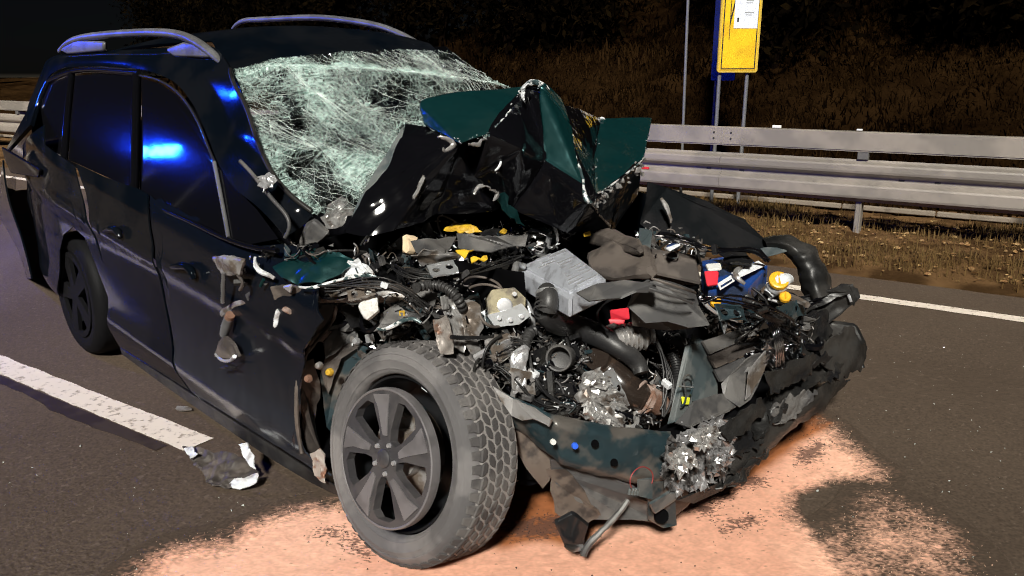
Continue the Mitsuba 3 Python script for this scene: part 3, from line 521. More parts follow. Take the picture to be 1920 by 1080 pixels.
# ---- right front wheel, standing proud of the wreck
MW = wheel_matrix((-.071, -.914, .357), 2.5, 13)
tr = lambda z: trimesh.transformations.translation_matrix([0, 0, z])
ty2 = [(.250, -.020), (.258, -.010), (.262, -.008), (.266, -.006), (.268, -.002), (.272, -.002), (.274, -.001), (.292, .004), (.294, .006), (.297, .006), (.299, .004), (.312, .000), (.314, .002), (.318, .001), (.322, -.004), (.336, -.018), (.342, -.034), (.343, -.06), (.343, -.17), (.338, -.2), (.322, -.222), (.29, -.232), (.245, -.225), (.243, -.20), (.31, -.17), (.33, -.11), (.31, -.06), (.25, -.035), (.250, -.020)]
car('front_wheel__tyre', lathe(ty2, MW, 96), 'tyre_side', 40, 'dusty off-road tyre half off its rim')
tb = []; N = 54
for row, (z0, z1, ph) in enumerate(((-.030, -.062, .0), (-.067, -.093, .5), (-.098, -.124, .0), (-.129, -.155, .5), (-.160, -.195, .1))):
    for k in range(N):
        a0 = 2*math.pi*(k+ph)/N; w = 2*math.pi/N; zc = (z0+z1)/2; hz_ = (z0-z1)/2; sk = .20*w*(1 if row % 2 else -1)
        out = [(-.40, .62), (-.12, 1.), (.38, .80), (.45, .1), (.40, -.62), (.12, -1.), (-.38, -.80), (-.45, -.1)]
        P_ = [(a0+x*w+sk*y, zc+y*hz_) for x, y in out]; R0, R1 = .339, .3535
        vs = [(R0*math.cos(a), R0*math.sin(a), z) for a, z in P_]; cx = sum(a for a, _ in P_)/8; cz = zc
        r1 = lambda z: R1-(.010 if z > -.036 else 0)-(.008 if z < -.19 else 0)
        vs += [(r1(z)*math.cos(cx+(a-cx)*.90), r1(z)*math.sin(cx+(a-cx)*.90), cz+(z-cz)*.92) for a, z in P_]
        h = trimesh.Trimesh(vs).convex_hull; tb.append(h)
    if row == 0:
        for k in range(N):               # shoulder lugs over the edge of the tread
            a0 = 2*math.pi*(k+.0)/N; w = .36*2*math.pi/N; vs = [(r*math.cos(a0+s*w*q), r*math.sin(a0+s*w*q), z) for s in (-1, 1) for r, z, q in ((.335, -.012, .8), (.340, -.014, .8), (.350, -.034, 1), (.338, -.034, 1))]
            tb.append(trimesh.Trimesh(vs).convex_hull)
car('front_wheel__tread', xf(cat_(tb), MW), 'tread_rubber', 20, 'coarse tread blocks grey with dust')
car('front_wheel__tread_base', lathe([(.3440, -.035), (.3492, -.045), (.3495, -.06), (.3495, -.17), (.3450, -.199)], MW, 96), 'tyre_dust', 40)
tag('wrecked_car__front_wheel', 'right front wheel turned out with its rim pushed out of the tyre')
car('front_wheel__barrel', lathe([(.245, -.028), (.238, -.03), (.228, -.05), (.222, -.20), (.19, -.205), (.02, -.2), (0, -.19)], MW, 72), 'barrel', 40, 'bare glossy black rim barrel')
# alloy disc: five broad twisted spokes, bright cut edge
ZD = .055; MD = MW@trimesh.transformations.translation_matrix([.006, -.030, ZD])@np.diag([.93, .93, 1, 1])
wins = []
for k in range(5):
    a = math.radians(54+72*k-4)
    pts = [(.065, -.33), (.10, -.40), (.185, -.36), (.203, -.22), (.205, .08), (.196, .24), (.10, .26), (.062, .12)]
    wins.append(Polygon([(r*math.cos(a+t), r*math.sin(a+t)) for r, t in pts]).buffer(-.006).buffer(.006))
W_ = unary_union(wins)
car('front_wheel__rim', ext(Point(0, 0).buffer(.226, 64).difference(W_), .030, MD@tr(-.030)), 'rim_dark', 30, 'dark grey five spoke alloy rim face')
car('front_wheel__rim_edge', lathe([(.2255, -.032), (.229, -.031), (.231, -.015), (.229, .001), (.2245, .003), (.221, .001), (.2255, -.001), (.2255, -.032)], MD, 96), 'rim_machined', 40)
fc = []
for k in range(5):
    a = math.radians(90+72*k-4)
    pts = [(.075, .02), (.075, -.28), (.12, -.20), (.213, -.17), (.215, .22), (.16, .13), (.11, .10)]
    fc.append(Polygon([(r*math.cos(a+t), r*math.sin(a+t)) for r, t in pts]).buffer(-.003).buffer(.002).difference(W_.buffer(.003)))
for k, p in enumerate(fc): car('front_wheel__spoke', ext(p, .004, MD@tr(.0005)), 'rim_machined', 30)
car('front_wheel__hub_cap', lathe([(0, .012), (.022, .011), (.03, .006), (.031, -.004)], MD, 32), 'rim_dark', 40)
for k in range(5):
    a = math.radians(54+72*k); car('front_wheel__lug_nut', lathe([(0, .008), (.007, .008), (.009, .004), (.009, -.01)], MD@trimesh.transformations.translation_matrix([.05*math.cos(a), .05*math.sin(a), 0]), 6), 'bright', 30)
car('front_wheel__brake_disc', lathe([(0, -.03), (.075, -.03), (.078, -.06), (.15, -.062), (.15, -.085), (0, -.085)], MW, 48), 'steel_dirty', 40)
car('front_wheel__brake_caliper', lump([(.12, .02, -.05), (.15, .10, -.05), (.12, .02, -.13), (.15, .10, -.13), (.09, .10, -.09)], .012, .03, .003, 20, 3).apply_transform(MW), 'steel_dark', 40)
# white box in place of the light strip mirrored in the barrel
car('front_wheel__wheel_weight', lathe([(.2268, -.062), (.2245, -.064), (.2235, -.094), (.2260, -.096)], MW, 96).slice_plane((MW@A([.14, -.05, 0, 1]))[:3], (MW@A([.9, -.1, 0, 0]))[:3]).slice_plane((MW@A([0, .01, 0, 1]))[:3], (MW@A([.2, -1, 0, 0]))[:3]).slice_plane((MW@A([0, -.07, 0, 1]))[:3], (MW@A([0, 1, 0, 0]))[:3]) if 0 else bx((0, 0, 0), (.03, .006, .045), .002).apply_transform(MW@trimesh.transformations.rotation_matrix(math.radians(-12), (0, 0, 1))@trimesh.transformations.translation_matrix([0, 0, -.075])@trimesh.transformations.translation_matrix([.2225, 0, 0])@trimesh.transformations.rotation_matrix(math.radians(90), (0, 0, 1))), 'label_white', 30)

# ---- wrecked car: buckled hood
HV = dict(zip('a b B c d e f g h i j k l m n o p q r s t'.split(), [(-0.5,-0.402,1.397),(-0.3,-0.088,1.462),(-0.22,-0.085,1.467),(-0.12,-0.447,1.313),(-0.14,-0.552,1.29),(-0.42,-0.457,1.328),(-0.22,0.002,1.405),(-0.1,-0.07,1.317),(0.1,-0.226,1.152),(0.14,-0.242,1.096),(0,-0.201,0.979),(-0.5,0.588,1.303),(-0.42,0.88,1.304),(-0.1,0.382,1.172),(0.12,-0.196,1.099),(-0.25,0.562,0.997),(-0.12,0.23,0.901),(-0.16,-0.297,1.046),(-0.2,-0.434,1.17),(-0.06,-0.238,1.22),(-0.2,-0.123,1.454)]))
def creased(verts, groups, res=.016, smooth=18, amp=.024, seed=1):
    """One connected creased sheet; returns the vertices and the faces of each group."""
    names = list(verts); idx = {k: i for i, k in enumerate(names)}; v = A([verts[k] for k in names]); f, gid = [], []
    for gi, polys in enumerate(groups):
        for fc in polys:
            for j in range(1, len(fc)-1): f.append([idx[fc[0]], idx[fc[j]], idx[fc[j+1]]]); gid.append(gi)
    v, f, ix = trimesh.remesh.subdivide_to_size(v, np.array(f), res, max_iter=12, return_index=True); gid = np.array(gid)[ix]
    key = np.round(v, 5); _, first, inv = np.unique(key, axis=0, return_index=True, return_inverse=True); v = v[first]; f = inv.ravel()[f]
    e = np.sort(np.vstack([f[:, [0, 1]], f[:, [1, 2]], f[:, [2, 0]]]), axis=1); ue, c = np.unique(e, axis=0, return_counts=True)
    fixed = np.zeros(len(v), bool); fixed[ue[c == 1].ravel()] = True
    from scipy.sparse import coo_matrix
    W = coo_matrix((np.ones(2*len(ue)), (np.r_[ue[:, 0], ue[:, 1]], np.r_[ue[:, 1], ue[:, 0]])), shape=(len(v), len(v))).tocsr(); dg = np.asarray(W.sum(1)).ravel()
    for _ in range(smooth):
        nv = (W@v)/dg[:, None]; v = np.where(fixed[:, None], v, .45*v+.55*nv)
    n = np.array(trimesh.Trimesh(v, f, process=False).vertex_normals)
    d = amp*(meshkit.fbm(v*2.8+seed, 2, seed)-.5)*2.6+.0035*(meshkit.fbm(v*24, 3, seed+3)-.5)*2
    return v+n*(d*np.where(fixed, .4, 1.))[:, None], f, gid
HV['u'] = tuple((A(HV['c'])+A(HV['s']))/2+A([.05, -.03, .0]))
hv_, hf_, hg_ = creased(HV, [[['a', 'e', 'd', 'c', 'b']], [['t', 'B', 'f', 'g', 'h', 's']], [['k', 'n', 'm', 'l']], [['g', 'h', 'i', 'n', 'k'], ['f', 'g', 'k'], ['b', 'c', 'u', 's', 't'], ['b', 't', 'B'], ['u', 'c', 'r', 'q', 's'], ['s', 'q', 'j', 'i', 'h'], ['i', 'j', 'p', 'o', 'm', 'n']]])
for gi, (nm, mt, lb_) in enumerate((('hood', 'paint_teal', 'dark teal hood buckled up into a sharp tent shape'), ('hood__fold', 'paint_teal', None), ('hood__fold', 'paint_teal', None), ('hood__underside', 'black_gloss', None))):  # last group also holds outer folds, their shade painted black
    m = trimesh.Trimesh(hv_, hf_[hg_ == gi], process=False); m.remove_unreferenced_vertices(); car(nm, solid(np.array(m.vertices), np.array(m.faces), .003), mt, 80, lb_)
car('hood__lining', sheet(jag([(-0.46,-0.519,1.336),(-0.44,-0.441,1.322),(-0.22,-0.481,1.282),(-0.2,-0.408,1.31),(-0.2,-0.322,1.215),(-0.2,-0.257,1.136),(-0.25,-0.288,1.039),(-0.3,-0.446,1.033),(-0.32,-0.55,1.006),(-0.34,-0.671,0.997),(-0.4,-0.738,0.976),(-0.48,-0.772,0.984),(-0.46,-0.72,1.075),(-0.44,-0.627,1.191),(-0.44,-0.555,1.284)], .05, .008, 4), .006, .02, .045, 5, 4), 'black_gloss', 25)
car('hood__corner', sheet([(-0.52,-0.483,1.321),(-0.46,-0.52,1.211),(-0.46,-0.616,1.127),(-0.48,-0.677,1.053),(-0.52,-0.741,0.986),(-0.55,-0.686,1.046),(-0.55,-0.579,1.186)], .004, .03, .012, 9, 6), 'slate_plastic', 25)
# torn bright edges along the folds
def edge(pts, r, mat, name, seed, jit=.004):
    p = A(pts); g = np.random.default_rng(seed); t = tube(p, r, 7, 7); v = np.array(t.vertices); v += (meshkit.fbm(v*45+seed, 3, seed)-.5)[:, None]*g.normal(0, 1, (1, 3))*jit*2
    return car(name, mesh_(v, t.faces), mat, 30)
edge([(-0.085,-0.091,1.322),(-0.05,-0.118,1.282),(0.01,-0.158,1.219),(0.115,-0.241,1.155),(0.15,-0.26,1.106),(0.155,-0.244,1.098)], [.002, .004, .005, .004, .010, .003], 'primer_edge', 'hood__torn_edge', 1)
edge([(-0.27,-0.154,1.441),(-0.29,-0.098,1.462),(-0.25,-0.098,1.474),(-0.215,-0.085,1.463),(-0.21,-0.038,1.429)], [.003, .007, .011, .009, .003], 'primer_edge', 'hood__torn_edge', 2, .012)
edge([(-0.22,-0.157,1.467),(-0.2,-0.204,1.432),(-0.19,-0.204,1.407)], [.006, .007, .003], 'white_torn', 'hood__torn_edge', 3, .014)
edge([(-0.18,-0.282,1.384),(-0.145,-0.362,1.349),(-0.115,-0.451,1.31)], .0035, 'primer_edge', 'hood__torn_edge', 4)
edge([(-0.12,-0.66,1.314),(-0.1,-0.639,1.311),(-0.09,-0.626,1.294),(-0.09,-0.639,1.279),(-0.09,-0.669,1.284)], [.003, .006, .007, .006, .003], 'foil', 'hood__latch_hook', 5, .008)
edge([(-0.1,-0.551,1.289),(-0.09,-0.529,1.282),(-0.09,-0.499,1.293),(-0.09,-0.475,1.292)], [.003, .005, .006, .003], 'foil', 'hood__latch_hook', 6, .008)
edge([(-0.12,-0.392,1.235),(-0.1,-0.414,1.212),(-0.1,-0.436,1.196)], [.003, .005, .003], 'white_torn', 'hood__latch_hook', 7)
edge([(0.125,-0.202,1.101),(0.06,-0.041,1.118),(-0.02,0.17,1.143),(-0.09,0.368,1.178)], [.007, .004, .004, .003], 'primer_edge', 'hood__torn_edge', 8, .006)
edge([(-0.49,0.568,1.299),(-0.48,0.585,1.313),(-0.47,0.596,1.303)], [.004, .008, .003], 'white_torn', 'hood__torn_edge', 9)
g = np.random.default_rng(77); cp = []
for k in range(46):
    t = g.random(); p = A(HV['n'])*(1-t)+A(HV['m'])*t+A([.012, g.normal(0, .012), g.normal(-.012, .012)]); cp.append(bx(p, g.uniform(.004, .014, 3), .001, rotm(g.normal(0, 1, 3), g.uniform(0, 90))))
car('hood__chipped_edge', cat_(cp), 'foil', False, kind='stuff')
car('hood__lamp_chip', bx(A(HV['m'])+[.02, -.01, -.03], (.03, .012, .01), .002), 'red_plastic', 30)
edge([(-0.15,-0.476,1.125),(-0.14,-0.454,1.149),(-0.13,-0.432,1.137),(-0.13,-0.403,1.098)], .006, 'foil', 'hood__hinge', 11, .02)
edge([(-0.28,-0.635,1.107),(-0.28,-0.6,1.153),(-0.28,-0.586,1.176)], .008, 'foil', 'hood__hinge', 12, .02)
# far fender, and the hole where its lamp was
car('far_fender', sheet(jag([(-0.249,0.62,1.047),(-0.198,0.7,1.021),(-0.029,0.78,0.969),(0.143,0.8,0.9),(0.237,0.82,0.821),(0.263,0.8,0.776),(0.137,0.74,0.784),(-0.022,0.66,0.814),(-0.158,0.58,0.82),(-0.231,0.56,0.874)], .08, .004, 2), .005, .03, .03, 5, 3), 'fender_dark', 40)
car('far_fender__liner', patch([[(0.254,0.8,0.802),(0.321,0.8,0.794),(0.371,0.8,0.749),(0.4,0.8,0.682),(0.421,0.8,0.614)], [(0.253,0.77,0.831),(0.341,0.77,0.837),(0.41,0.77,0.796),(0.46,0.77,0.721),(0.486,0.77,0.638)], [(0.211,0.82,0.838),(0.332,0.82,0.86),(0.417,0.82,0.824),(0.479,0.82,0.742),(0.514,0.82,0.651)], [(0.194,0.9,0.829),(0.313,0.9,0.841),(0.4,0.9,0.8),(0.454,0.9,0.719),(0.485,0.9,0.63)]], 40, 16, .006, .03, 12, 4), 'bumper_plastic', 40)
car('far_fender__bracket', sheet([(0.224,0.78,0.801),(0.353,0.8,0.839),(0.369,0.79,0.817),(0.272,0.76,0.775)], .004, .02, .006, 30, 3), 'slate_plastic', 20)
edge([(-0.141,0.58,0.993),(-0.112,0.58,0.955),(-0.086,0.58,0.894)], [.006, .012, .005], 'steel_dirty', 'far_fender__dent', 15)
car('far_wheel__tyre', lathe(ty, frame((-.2, .78, .33), (.1, 1, 0)), 48), 'rubber', 40)
# ---- engine bay base shapes
car('engine', lump([(-.5, -.55, .25), (-.5, .6, .25), (.25, -.35, .22), (.25, .5, .22), (-.45, -.5, .78), (-.45, .55, .78), (.05, -.32, .70), (.15, .45, .66)], .06, .05, .05, 6, 5), 'liner_black', False)
car('inner_wing', sheet(jag([(-0.733,-0.74,0.613),(-0.648,-0.7,0.643),(-0.504,-0.66,0.645),(-0.369,-0.62,0.627),(-0.057,-0.55,0.627),(-0.059,-0.55,0.493),(-0.5,-0.68,0.321),(-0.57,-0.78,0.203),(-0.682,-0.8,0.216)], .06, .008, 3), .004, .04, .03, 7, 2), 'steel_dark', 25)
car('wheel_housing', sheet([(-.5, -.86, .1), (-.5, -.6, .9), (.1, -.5, .9), (.15, -.5, .2), (-.3, -.6, .05)], .004, .06, .05, 5, 8), 'liner_black', 25)
# radiator front plane pieces
def plate(pts, mat, name, th=.004, amp=.006, fr=14, seed=0, res=.02, j=None, label=None, sm=25):
    p = jag(pts, j[0], j[1], seed+50) if j else A(pts); return car(name, sheet(p, th, res, amp, fr, seed), mat, sm, label)
# intercooler
q = A([(-0.053,-0.365,0.86),(-0.081,-0.101,0.88),(0.294,-0.346,0.88),(0.272,-0.478,0.85)])
ic = car('intercooler', hullr(np.vstack([q, q+A([0, 0, -.058])]), .007), 'alloy', 25, 'grey aluminium intercooler box with scratched lid')
q1 = q.mean(0); lid = (q-q1)*.93+q1+[0, 0, .0075]
car('intercooler__lid', hullr(np.vstack([lid, lid+A([0, 0, .004])]), .003), 'alloy', 25)
for k in range(13):
    t = (k+.6)/13.5; a = q[0]*(1-t)+q[3]*t; b = q[1]*(1-t)+q[2]*t; g = np.random.default_rng(k)
    lo, hi = sorted(g.uniform(.05, .95, 2)); lo = min(lo, .5)
    car('intercooler__rib', tube([a+(b-a)*lo+[0, 0, .0175], a+(b-a)*max(hi, .55)+[0, 0, .0175]], .0024, 6), 'bright', False)
car('intercooler__tank', hullr(np.vstack([q[[0, 3]]+[.012, -.015, -.004], q[[0, 3]]+[.012, -.015, -.052], q[[0, 3]]+[0, 0, -.01], q[[0, 3]]+[0, 0, -.052]]), .008), 'alloy', 25)
car('intercooler__outlet', tube([(0.178,-0.485,0.85),(0.206,-0.502,0.835),(0.209,-0.512,0.8)], .030, 16), 'rubber', 40)
car('intercooler__collar', lathe([(.030, -.006), (.037, -.005), (.037, .006), (.030, .007)], frame(A((0.185,-0.487,0.845)), A((0.209,-0.512,0.8))-A((0.178,-0.485,0.85))), 24), 'steel', 40)
for k in range(4):
    t = k/3; p = A((0.187,-0.487,0.835))*(1-t)+A((0.209,-0.527,0.8))*t; car('intercooler__hose_ring', lathe([(.031, -.004), (.0345, 0), (.031, .004)], frame(p, A((0.209,-0.527,0.8))-A((0.187,-0.487,0.835))), 20), 'rubber', 40)
car('intercooler__bolt', lathe([(0, .006), (.009, .005), (.010, -.004)], frame(A((0.187,-0.398,0.8)), (1, -.8, .2)), 8), 'bright', 30)
# coolant pipes
car('coolant_pipe', tube([(-0.029,-0.507,0.84),(-0.014,-0.468,0.85),(0.027,-0.479,0.87),(0.018,-0.46,0.89),(-0.015,-0.407,0.89),(-0.01,-0.386,0.88)], .011, 10), 'steel', 60)
car('coolant_pipe', tube([(0.03,-0.457,0.78),(0.069,-0.467,0.79),(0.091,-0.47,0.77),(0.107,-0.471,0.72)], .011, 10), 'steel', 60)
# large hoses
car('charge_hose', tube([(0.184,-0.505,0.79),(0.178,-0.442,0.74),(0.167,-0.338,0.7),(0.223,-0.281,0.67),(0.299,-0.264,0.64),(0.341,-0.231,0.6),(0.368,-0.228,0.56)], [.032, .036, .042, .040, .034, .030, .026], 16), 'rubber', 60)
car('charge_hose__pipe', tube([(0.148,-0.157,0.6),(0.228,-0.154,0.58),(0.304,-0.165,0.56),(0.326,-0.158,0.52),(0.327,-0.188,0.5)], .017, 14), 'barrel', 60)
ex = car('exhaust_pipe', tube(A([(0.2,-0.272,0.58),(0.214,-0.237,0.54),(0.272,-0.221,0.49),(0.309,-0.179,0.45),(0.339,-0.107,0.41)])+[.045, -.035, .022], [.042, .050, .053, .050, .034], 20), 'pipe_oily', 60, 'sooty bent pipe with scorched end')
for k, (a, b) in enumerate((((0.305,-0.191,0.46), (0.32,-0.188,0.452)), ((0.33,-0.164,0.44), (0.339,-0.158,0.435)))):
    car('exhaust_pipe__clamp', lathe([(.050, -.005), (.055, -.004), (.055, .004), (.050, .005)], frame(A(a)+[.045, -.035, .022], A(b)-A(a)), 24), 'rust', 40)
car('exhaust_pipe__scorched_end', tube(A([(0.328,-0.186,0.45),(0.342,-0.11,0.41),(0.355,-0.084,0.39)])+[.045, -.035, .022], [.050, .040, .024], 16), 'rust', 50)
mo = A((0.23,-0.479,0.641)); dm = unit(CAM-mo+A([-.5, -.1, -.2]))
car('intake_mouth', lathe([(.030, -.10), (.034, -.02), (.036, .004), (.041, .006), (.044, .0), (.042, -.02), (.038, -.10)], frame(mo, dm), 40), 'grey_plastic', 40, 'open round hose mouth')
car('intake_mouth__throat', lathe([(0, -.05), (.034, -.045)], frame(mo, dm), 32), 'rubber', 40)
plate([(0.16,-0.534,0.658),(0.18,-0.489,0.67),(0.18,-0.478,0.595),(0.16,-0.521,0.601)], 'black_plastic', 'intake_bracket', .01)
plate([(0.2,-0.372,0.637),(0.2,-0.295,0.608),(0.2,-0.289,0.584),(0.2,-0.359,0.569)], 'grey_plastic', 'intake_bracket', .008)
car('gearbox', foil([(0.33,-0.482,0.61),(0.34,-0.428,0.616),(0.37,-0.379,0.566),(0.4,-0.354,0.487),(0.42,-0.388,0.444),(0.39,-0.499,0.485),(0.35,-0.514,0.556)], .024, .008, 61, .012, .03, .005), 'foil', False, 'wet bare alloy gearbox casing broken open')
car('gearbox__cover', lump([(0.18,-0.492,0.581),(0.2,-0.411,0.537),(0.26,-0.413,0.471),(0.28,-0.526,0.467),(0.24,-0.604,0.506)], .02, .02, .02, 12, 9), 'rubber', 40)
car('bracket', lump([(0.2,-0.652,0.689),(0.22,-0.618,0.703),(0.24,-0.647,0.602),(0.23,-0.673,0.584)], .008, .014, .022, 20, 11), 'bright', False)
car('bracket', lump([(0.1,-0.661,0.709),(0.11,-0.59,0.709),(0.12,-0.581,0.66),(0.12,-0.646,0.655)], .012, .02, .01, 16, 12), 'steel_dirty', 30)
# throttle body
tbm = frame(A((0.06,-0.555,0.792)), (.75, -.6, .3))
car('throttle_body', ext(Polygon([(-.03, -.055), (.02, -.06), (.05, -.03), (.045, .035), (.02, .05), (-.025, .045), (-.045, .0)]).buffer(.006), .045, tbm), 'alloy_gold', 25)
car('throttle_body__flange', ext(Polygon([(-.055, -.04), (-.03, -.075), (.0, -.05), (-.02, .0), (-.03, .05), (-.06, .03)]).buffer(.005), .055, tbm), 'steel', 25)
car('throttle_body__bore', lathe([(0, .05), (.018, .052), (.024, .05), (.026, .04)], tbm@tr(.0), 24), 'bright', 40)
for x, y in ((-.035, -.05), (-.038, .02), (-.045, -.015), (.035, -.03)): car('throttle_body__bolt', lathe([(0, .066), (.007, .066), (.008, .05)], tbm@trimesh.transformations.translation_matrix([x, y, 0]), 8), 'bright', 30)
car('throttle_body__cable', tube([(0.08,-0.675,0.79),(0.1,-0.66,0.761),(0.1,-0.615,0.747),(0.1,-0.568,0.754),(0.08,-0.508,0.776)], .005, 6), 'brown_plastic', 60)
# corroded torn strut tower castings
plate([(-0.02,-0.745,0.845),(-0.04,-0.694,0.845),(0,-0.694,0.815),(0.02,-0.682,0.765),(0.04,-0.684,0.701),(0.05,-0.715,0.673),(0.04,-0.754,0.7),(0.02,-0.76,0.765)], 'foil', 'strut_casting', .006, .012, 25, 1, .012, (.02, .004))
plate([(0.02,-0.81,0.793),(0.02,-0.759,0.796),(0.05,-0.753,0.72),(0.06,-0.767,0.685),(0.05,-0.809,0.693),(0.03,-0.807,0.745)], 'rust_alloy', 'strut_casting', .006, .014, 22, 2, .012, (.02, .005))
plate([(0,-0.685,0.82),(0,-0.65,0.82),(0.04,-0.637,0.803),(0.05,-0.634,0.761),(0.06,-0.662,0.7),(0.06,-0.626,0.656),(0.06,-0.702,0.668),(0.04,-0.701,0.739)], 'steel_dirty', 'strut_casting', .006, .016, 22, 3, .012, (.02, .005))
car('strut_rod', tube([(0.07,-0.783,0.745),(0.08,-0.719,0.729),(0.1,-0.638,0.718),(0.1,-0.592,0.714)], .007, 8), 'black_plastic', 60)
# foam and covers in the middle
car('foam_pad', lump([(-0.008,-0.033,0.94),(0.069,-0.045,0.96),(0.265,-0.167,0.97),(0.357,-0.249,0.97),(0.003,-0.046,0.92)], .02, .025, .018, 9, 2), 'brown_plastic', 40)
car('foam_pad', lump([(0.088,-0.16,0.9),(0.182,-0.158,0.94),(0.314,-0.161,0.95),(0.428,-0.284,0.92),(0.301,-0.28,0.88),(0.188,-0.252,0.88)], .02, .025, .02, 8, 3), 'brown_plastic', 40)
car('air_box', hullr(A([(0.193,0.043,0.9),(0.308,0.138,0.88),(0.352,0.111,0.8),(0.259,-0.014,0.84),(0.189,0.057,0.78)]), .008), 'brown_plastic', 25)
plate([(0.175,-0.002,0.98),(0.238,-0.021,0.98),(0.297,-0.113,0.94),(0.278,-0.151,0.95)], 'slate_plastic', 'air_box_duct', .01)
plate([(0.327,-0.517,0.88),(0.377,-0.481,0.91),(0.409,-0.396,0.91),(0.474,-0.33,0.9),(0.506,-0.365,0.89),(0.462,-0.409,0.89),(0.433,-0.451,0.87),(0.387,-0.53,0.87)], 'grey_plastic', 'engine_cover', .008, .006, 9, 4, .02, (.05, .003))
plate([(0.423,-0.344,0.88),(0.426,-0.268,0.9),(0.478,-0.123,0.84),(0.534,-0.171,0.8),(0.576,-0.18,0.76),(0.525,-0.218,0.75),(0.444,-0.327,0.77),(0.399,-0.361,0.82)], 'grey_plastic', 'engine_cover', .008, .008, 8, 5, .02, (.06, .004))
for k, p in enumerate(([(0.463,-0.333,0.915),(0.517,-0.305,0.9),(0.536,-0.205,0.86)], [(0.504,-0.404,0.905),(0.548,-0.355,0.885),(0.566,-0.267,0.845)], [(0.488,-0.361,0.91),(0.529,-0.317,0.89),(0.55,-0.268,0.87)])): car('engine_cover__ridge', tube(p, .004, 6), 'grey_plastic' if k else 'brown_plastic', 60)
plate([(0.385,-0.32,0.8),(0.488,-0.251,0.78),(0.494,-0.104,0.76),(0.504,-0.058,0.72),(0.451,-0.191,0.72),(0.366,-0.286,0.74)], 'brown_plastic', 'engine_cover', .006, .008, 9, 7, .02, (.05, .004))
# alternator, relay box, pulley
am = frame(A((0.31,-0.205,0.665)), unit(A([.45, .75, .1])))
car('alternator', lathe([(0, -.06), (.035, -.06), (.042, -.05), (.042, .03), (.036, .045), (0, .045)], am, 24), 'steel_dirty', 30)
for k in range(5): car('alternator__fin', lathe([(.040, -.004), (.049, -.003), (.049, .003), (.040, .004)], am@tr(-.04+.018*k), 24), 'foil', 20)
car('alternator__pulley', lathe([(.02, .05), (.034, .052), (.028, .06), (.034, .068), (.02, .07), (0, .07)], am, 24), 'steel', 30)
plate([(0.22,-0.262,0.687),(0.22,-0.194,0.691),(0.24,-0.165,0.658),(0.25,-0.206,0.636),(0.23,-0.262,0.66)], 'steel_dirty', 'alternator_bracket', .01)
car('relay_box', hullr([(0.19,-0.168,0.72),(0.233,-0.136,0.73),(0.237,-0.134,0.7),(0.186,-0.156,0.69)], .006), 'red_plastic', 25)
car('relay_box', hullr([(0.187,-0.172,0.69),(0.222,-0.137,0.69),(0.223,-0.144,0.68),(0.193,-0.173,0.68)], .004), 'red_plastic', 25)
pm = frame(A((0.22,0.131,0.548)), (.8, -.5, .1)); car('pulley', lathe([(0, .012), (.022, .012), (.030, .004), (.034, -.01), (.034, -.04), (0, -.04)], pm, 28), 'steel_dirty', 40)
# battery
q = A([(0.285,0.241,0.84),(0.307,0.388,0.84),(0.48,0.341,0.84),(0.507,0.164,0.8),(0.439,0.038,0.8)])
car('battery', hullr(np.vstack([q, q+A([0, 0, -.06])]), .006), 'blue_plastic', 25, 'blue car battery with red terminal cap')
car('battery__label', hullr(np.vstack([A([(0.468,0.126,0.852),(0.444,0.351,0.852),(0.493,0.306,0.852),(0.516,0.091,0.852)])]), .0025), 'label_white', 25)
car('battery__label', hullr(np.vstack([A([(0.457,0.052,0.83),(0.448,0.154,0.84),(0.482,0.111,0.835),(0.489,0.013,0.825)])])+A([.012, -.012, 0]), .003), 'label_white', 25)
ink_ = [hullr(A([(0.475,0.035,0.833),(0.469,0.111,0.84),(0.478,0.1,0.84),(0.481,0.028,0.83)])+A([.018, -.018, .0]), .001)]
car('battery__label_print', cat_(ink_), 'blue_plastic', 25)
car('battery__terminal_cap', hullr([(0.424,0.036,0.86),(0.449,0.061,0.86),(0.462,0.037,0.83),(0.452,0.008,0.83)], .007), 'red_plastic', 25, 'red terminal cap')
car('battery__filler_cap', hullr([(0.39,0.096,0.87),(0.41,0.138,0.87),(0.435,0.104,0.865),(0.418,0.065,0.865)], .006), 'white_plastic', 25)
car('battery__clamp', tube([(0.399,0.258,0.86),(0.472,0.16,0.86),(0.507,0.093,0.85),(0.529,0.105,0.83)], [.006, .009, .009, .006], 8), 'steel_dirty', 40)
plate([(0.338,0.227,0.89),(0.387,0.288,0.9),(0.473,0.256,0.88),(0.504,0.187,0.87),(0.444,0.157,0.88)], 'black_plastic', 'battery_cover', .006, .012, 20, 4, .015, (.02, .003))
car('fuse_label', hullr([(0.291,-0.006,0.93),(0.291,0.051,0.94),(0.319,0.029,0.94),(0.319,-0.027,0.93)], .003), 'label_white', 25)
car('fuse_label', hullr([(0.278,0.017,0.932),(0.286,0.046,0.942),(0.3,0.034,0.942),(0.291,0.005,0.932)], .004), 'blue_plastic', 25)
# washer neck and caps
def capm(p, r, name, mat='orange_cap', d=(.45, -.6, .75)):
    M_ = frame(A(p), d); k = car(name, lathe([(0, .008), (r*.8, .010), (r, .006), (r*1.02, -.006), (r*.8, -.008)], M_, 24), mat, 40)
    car(k[len(C_)+2:]+'__grip', xf(bx((0, 0, .012), (r*1.3, r*.22, .008), .002), M_), mat, 30); return M_
capm((0.535,0.336,0.8), .034, 'washer_cap'); capm((0.555,0.354,0.74), .020, 'washer_cap'); capm((0.487,0.001,0.78), .018, 'washer_cap')
car('washer_neck', tube([(0.495,0.345,0.74),(0.508,0.356,0.76),(0.529,0.349,0.785),(0.533,0.412,0.79)], [.02, .03, .034, .02], 12), 'white_torn', 50)
car('washer_hose', tube([(0.453,-0.043,0.8),(0.477,-0.032,0.77),(0.493,0.006,0.74),(0.526,0.087,0.7)], [.006, .007, .006, .003], 8), 'bright', 60)
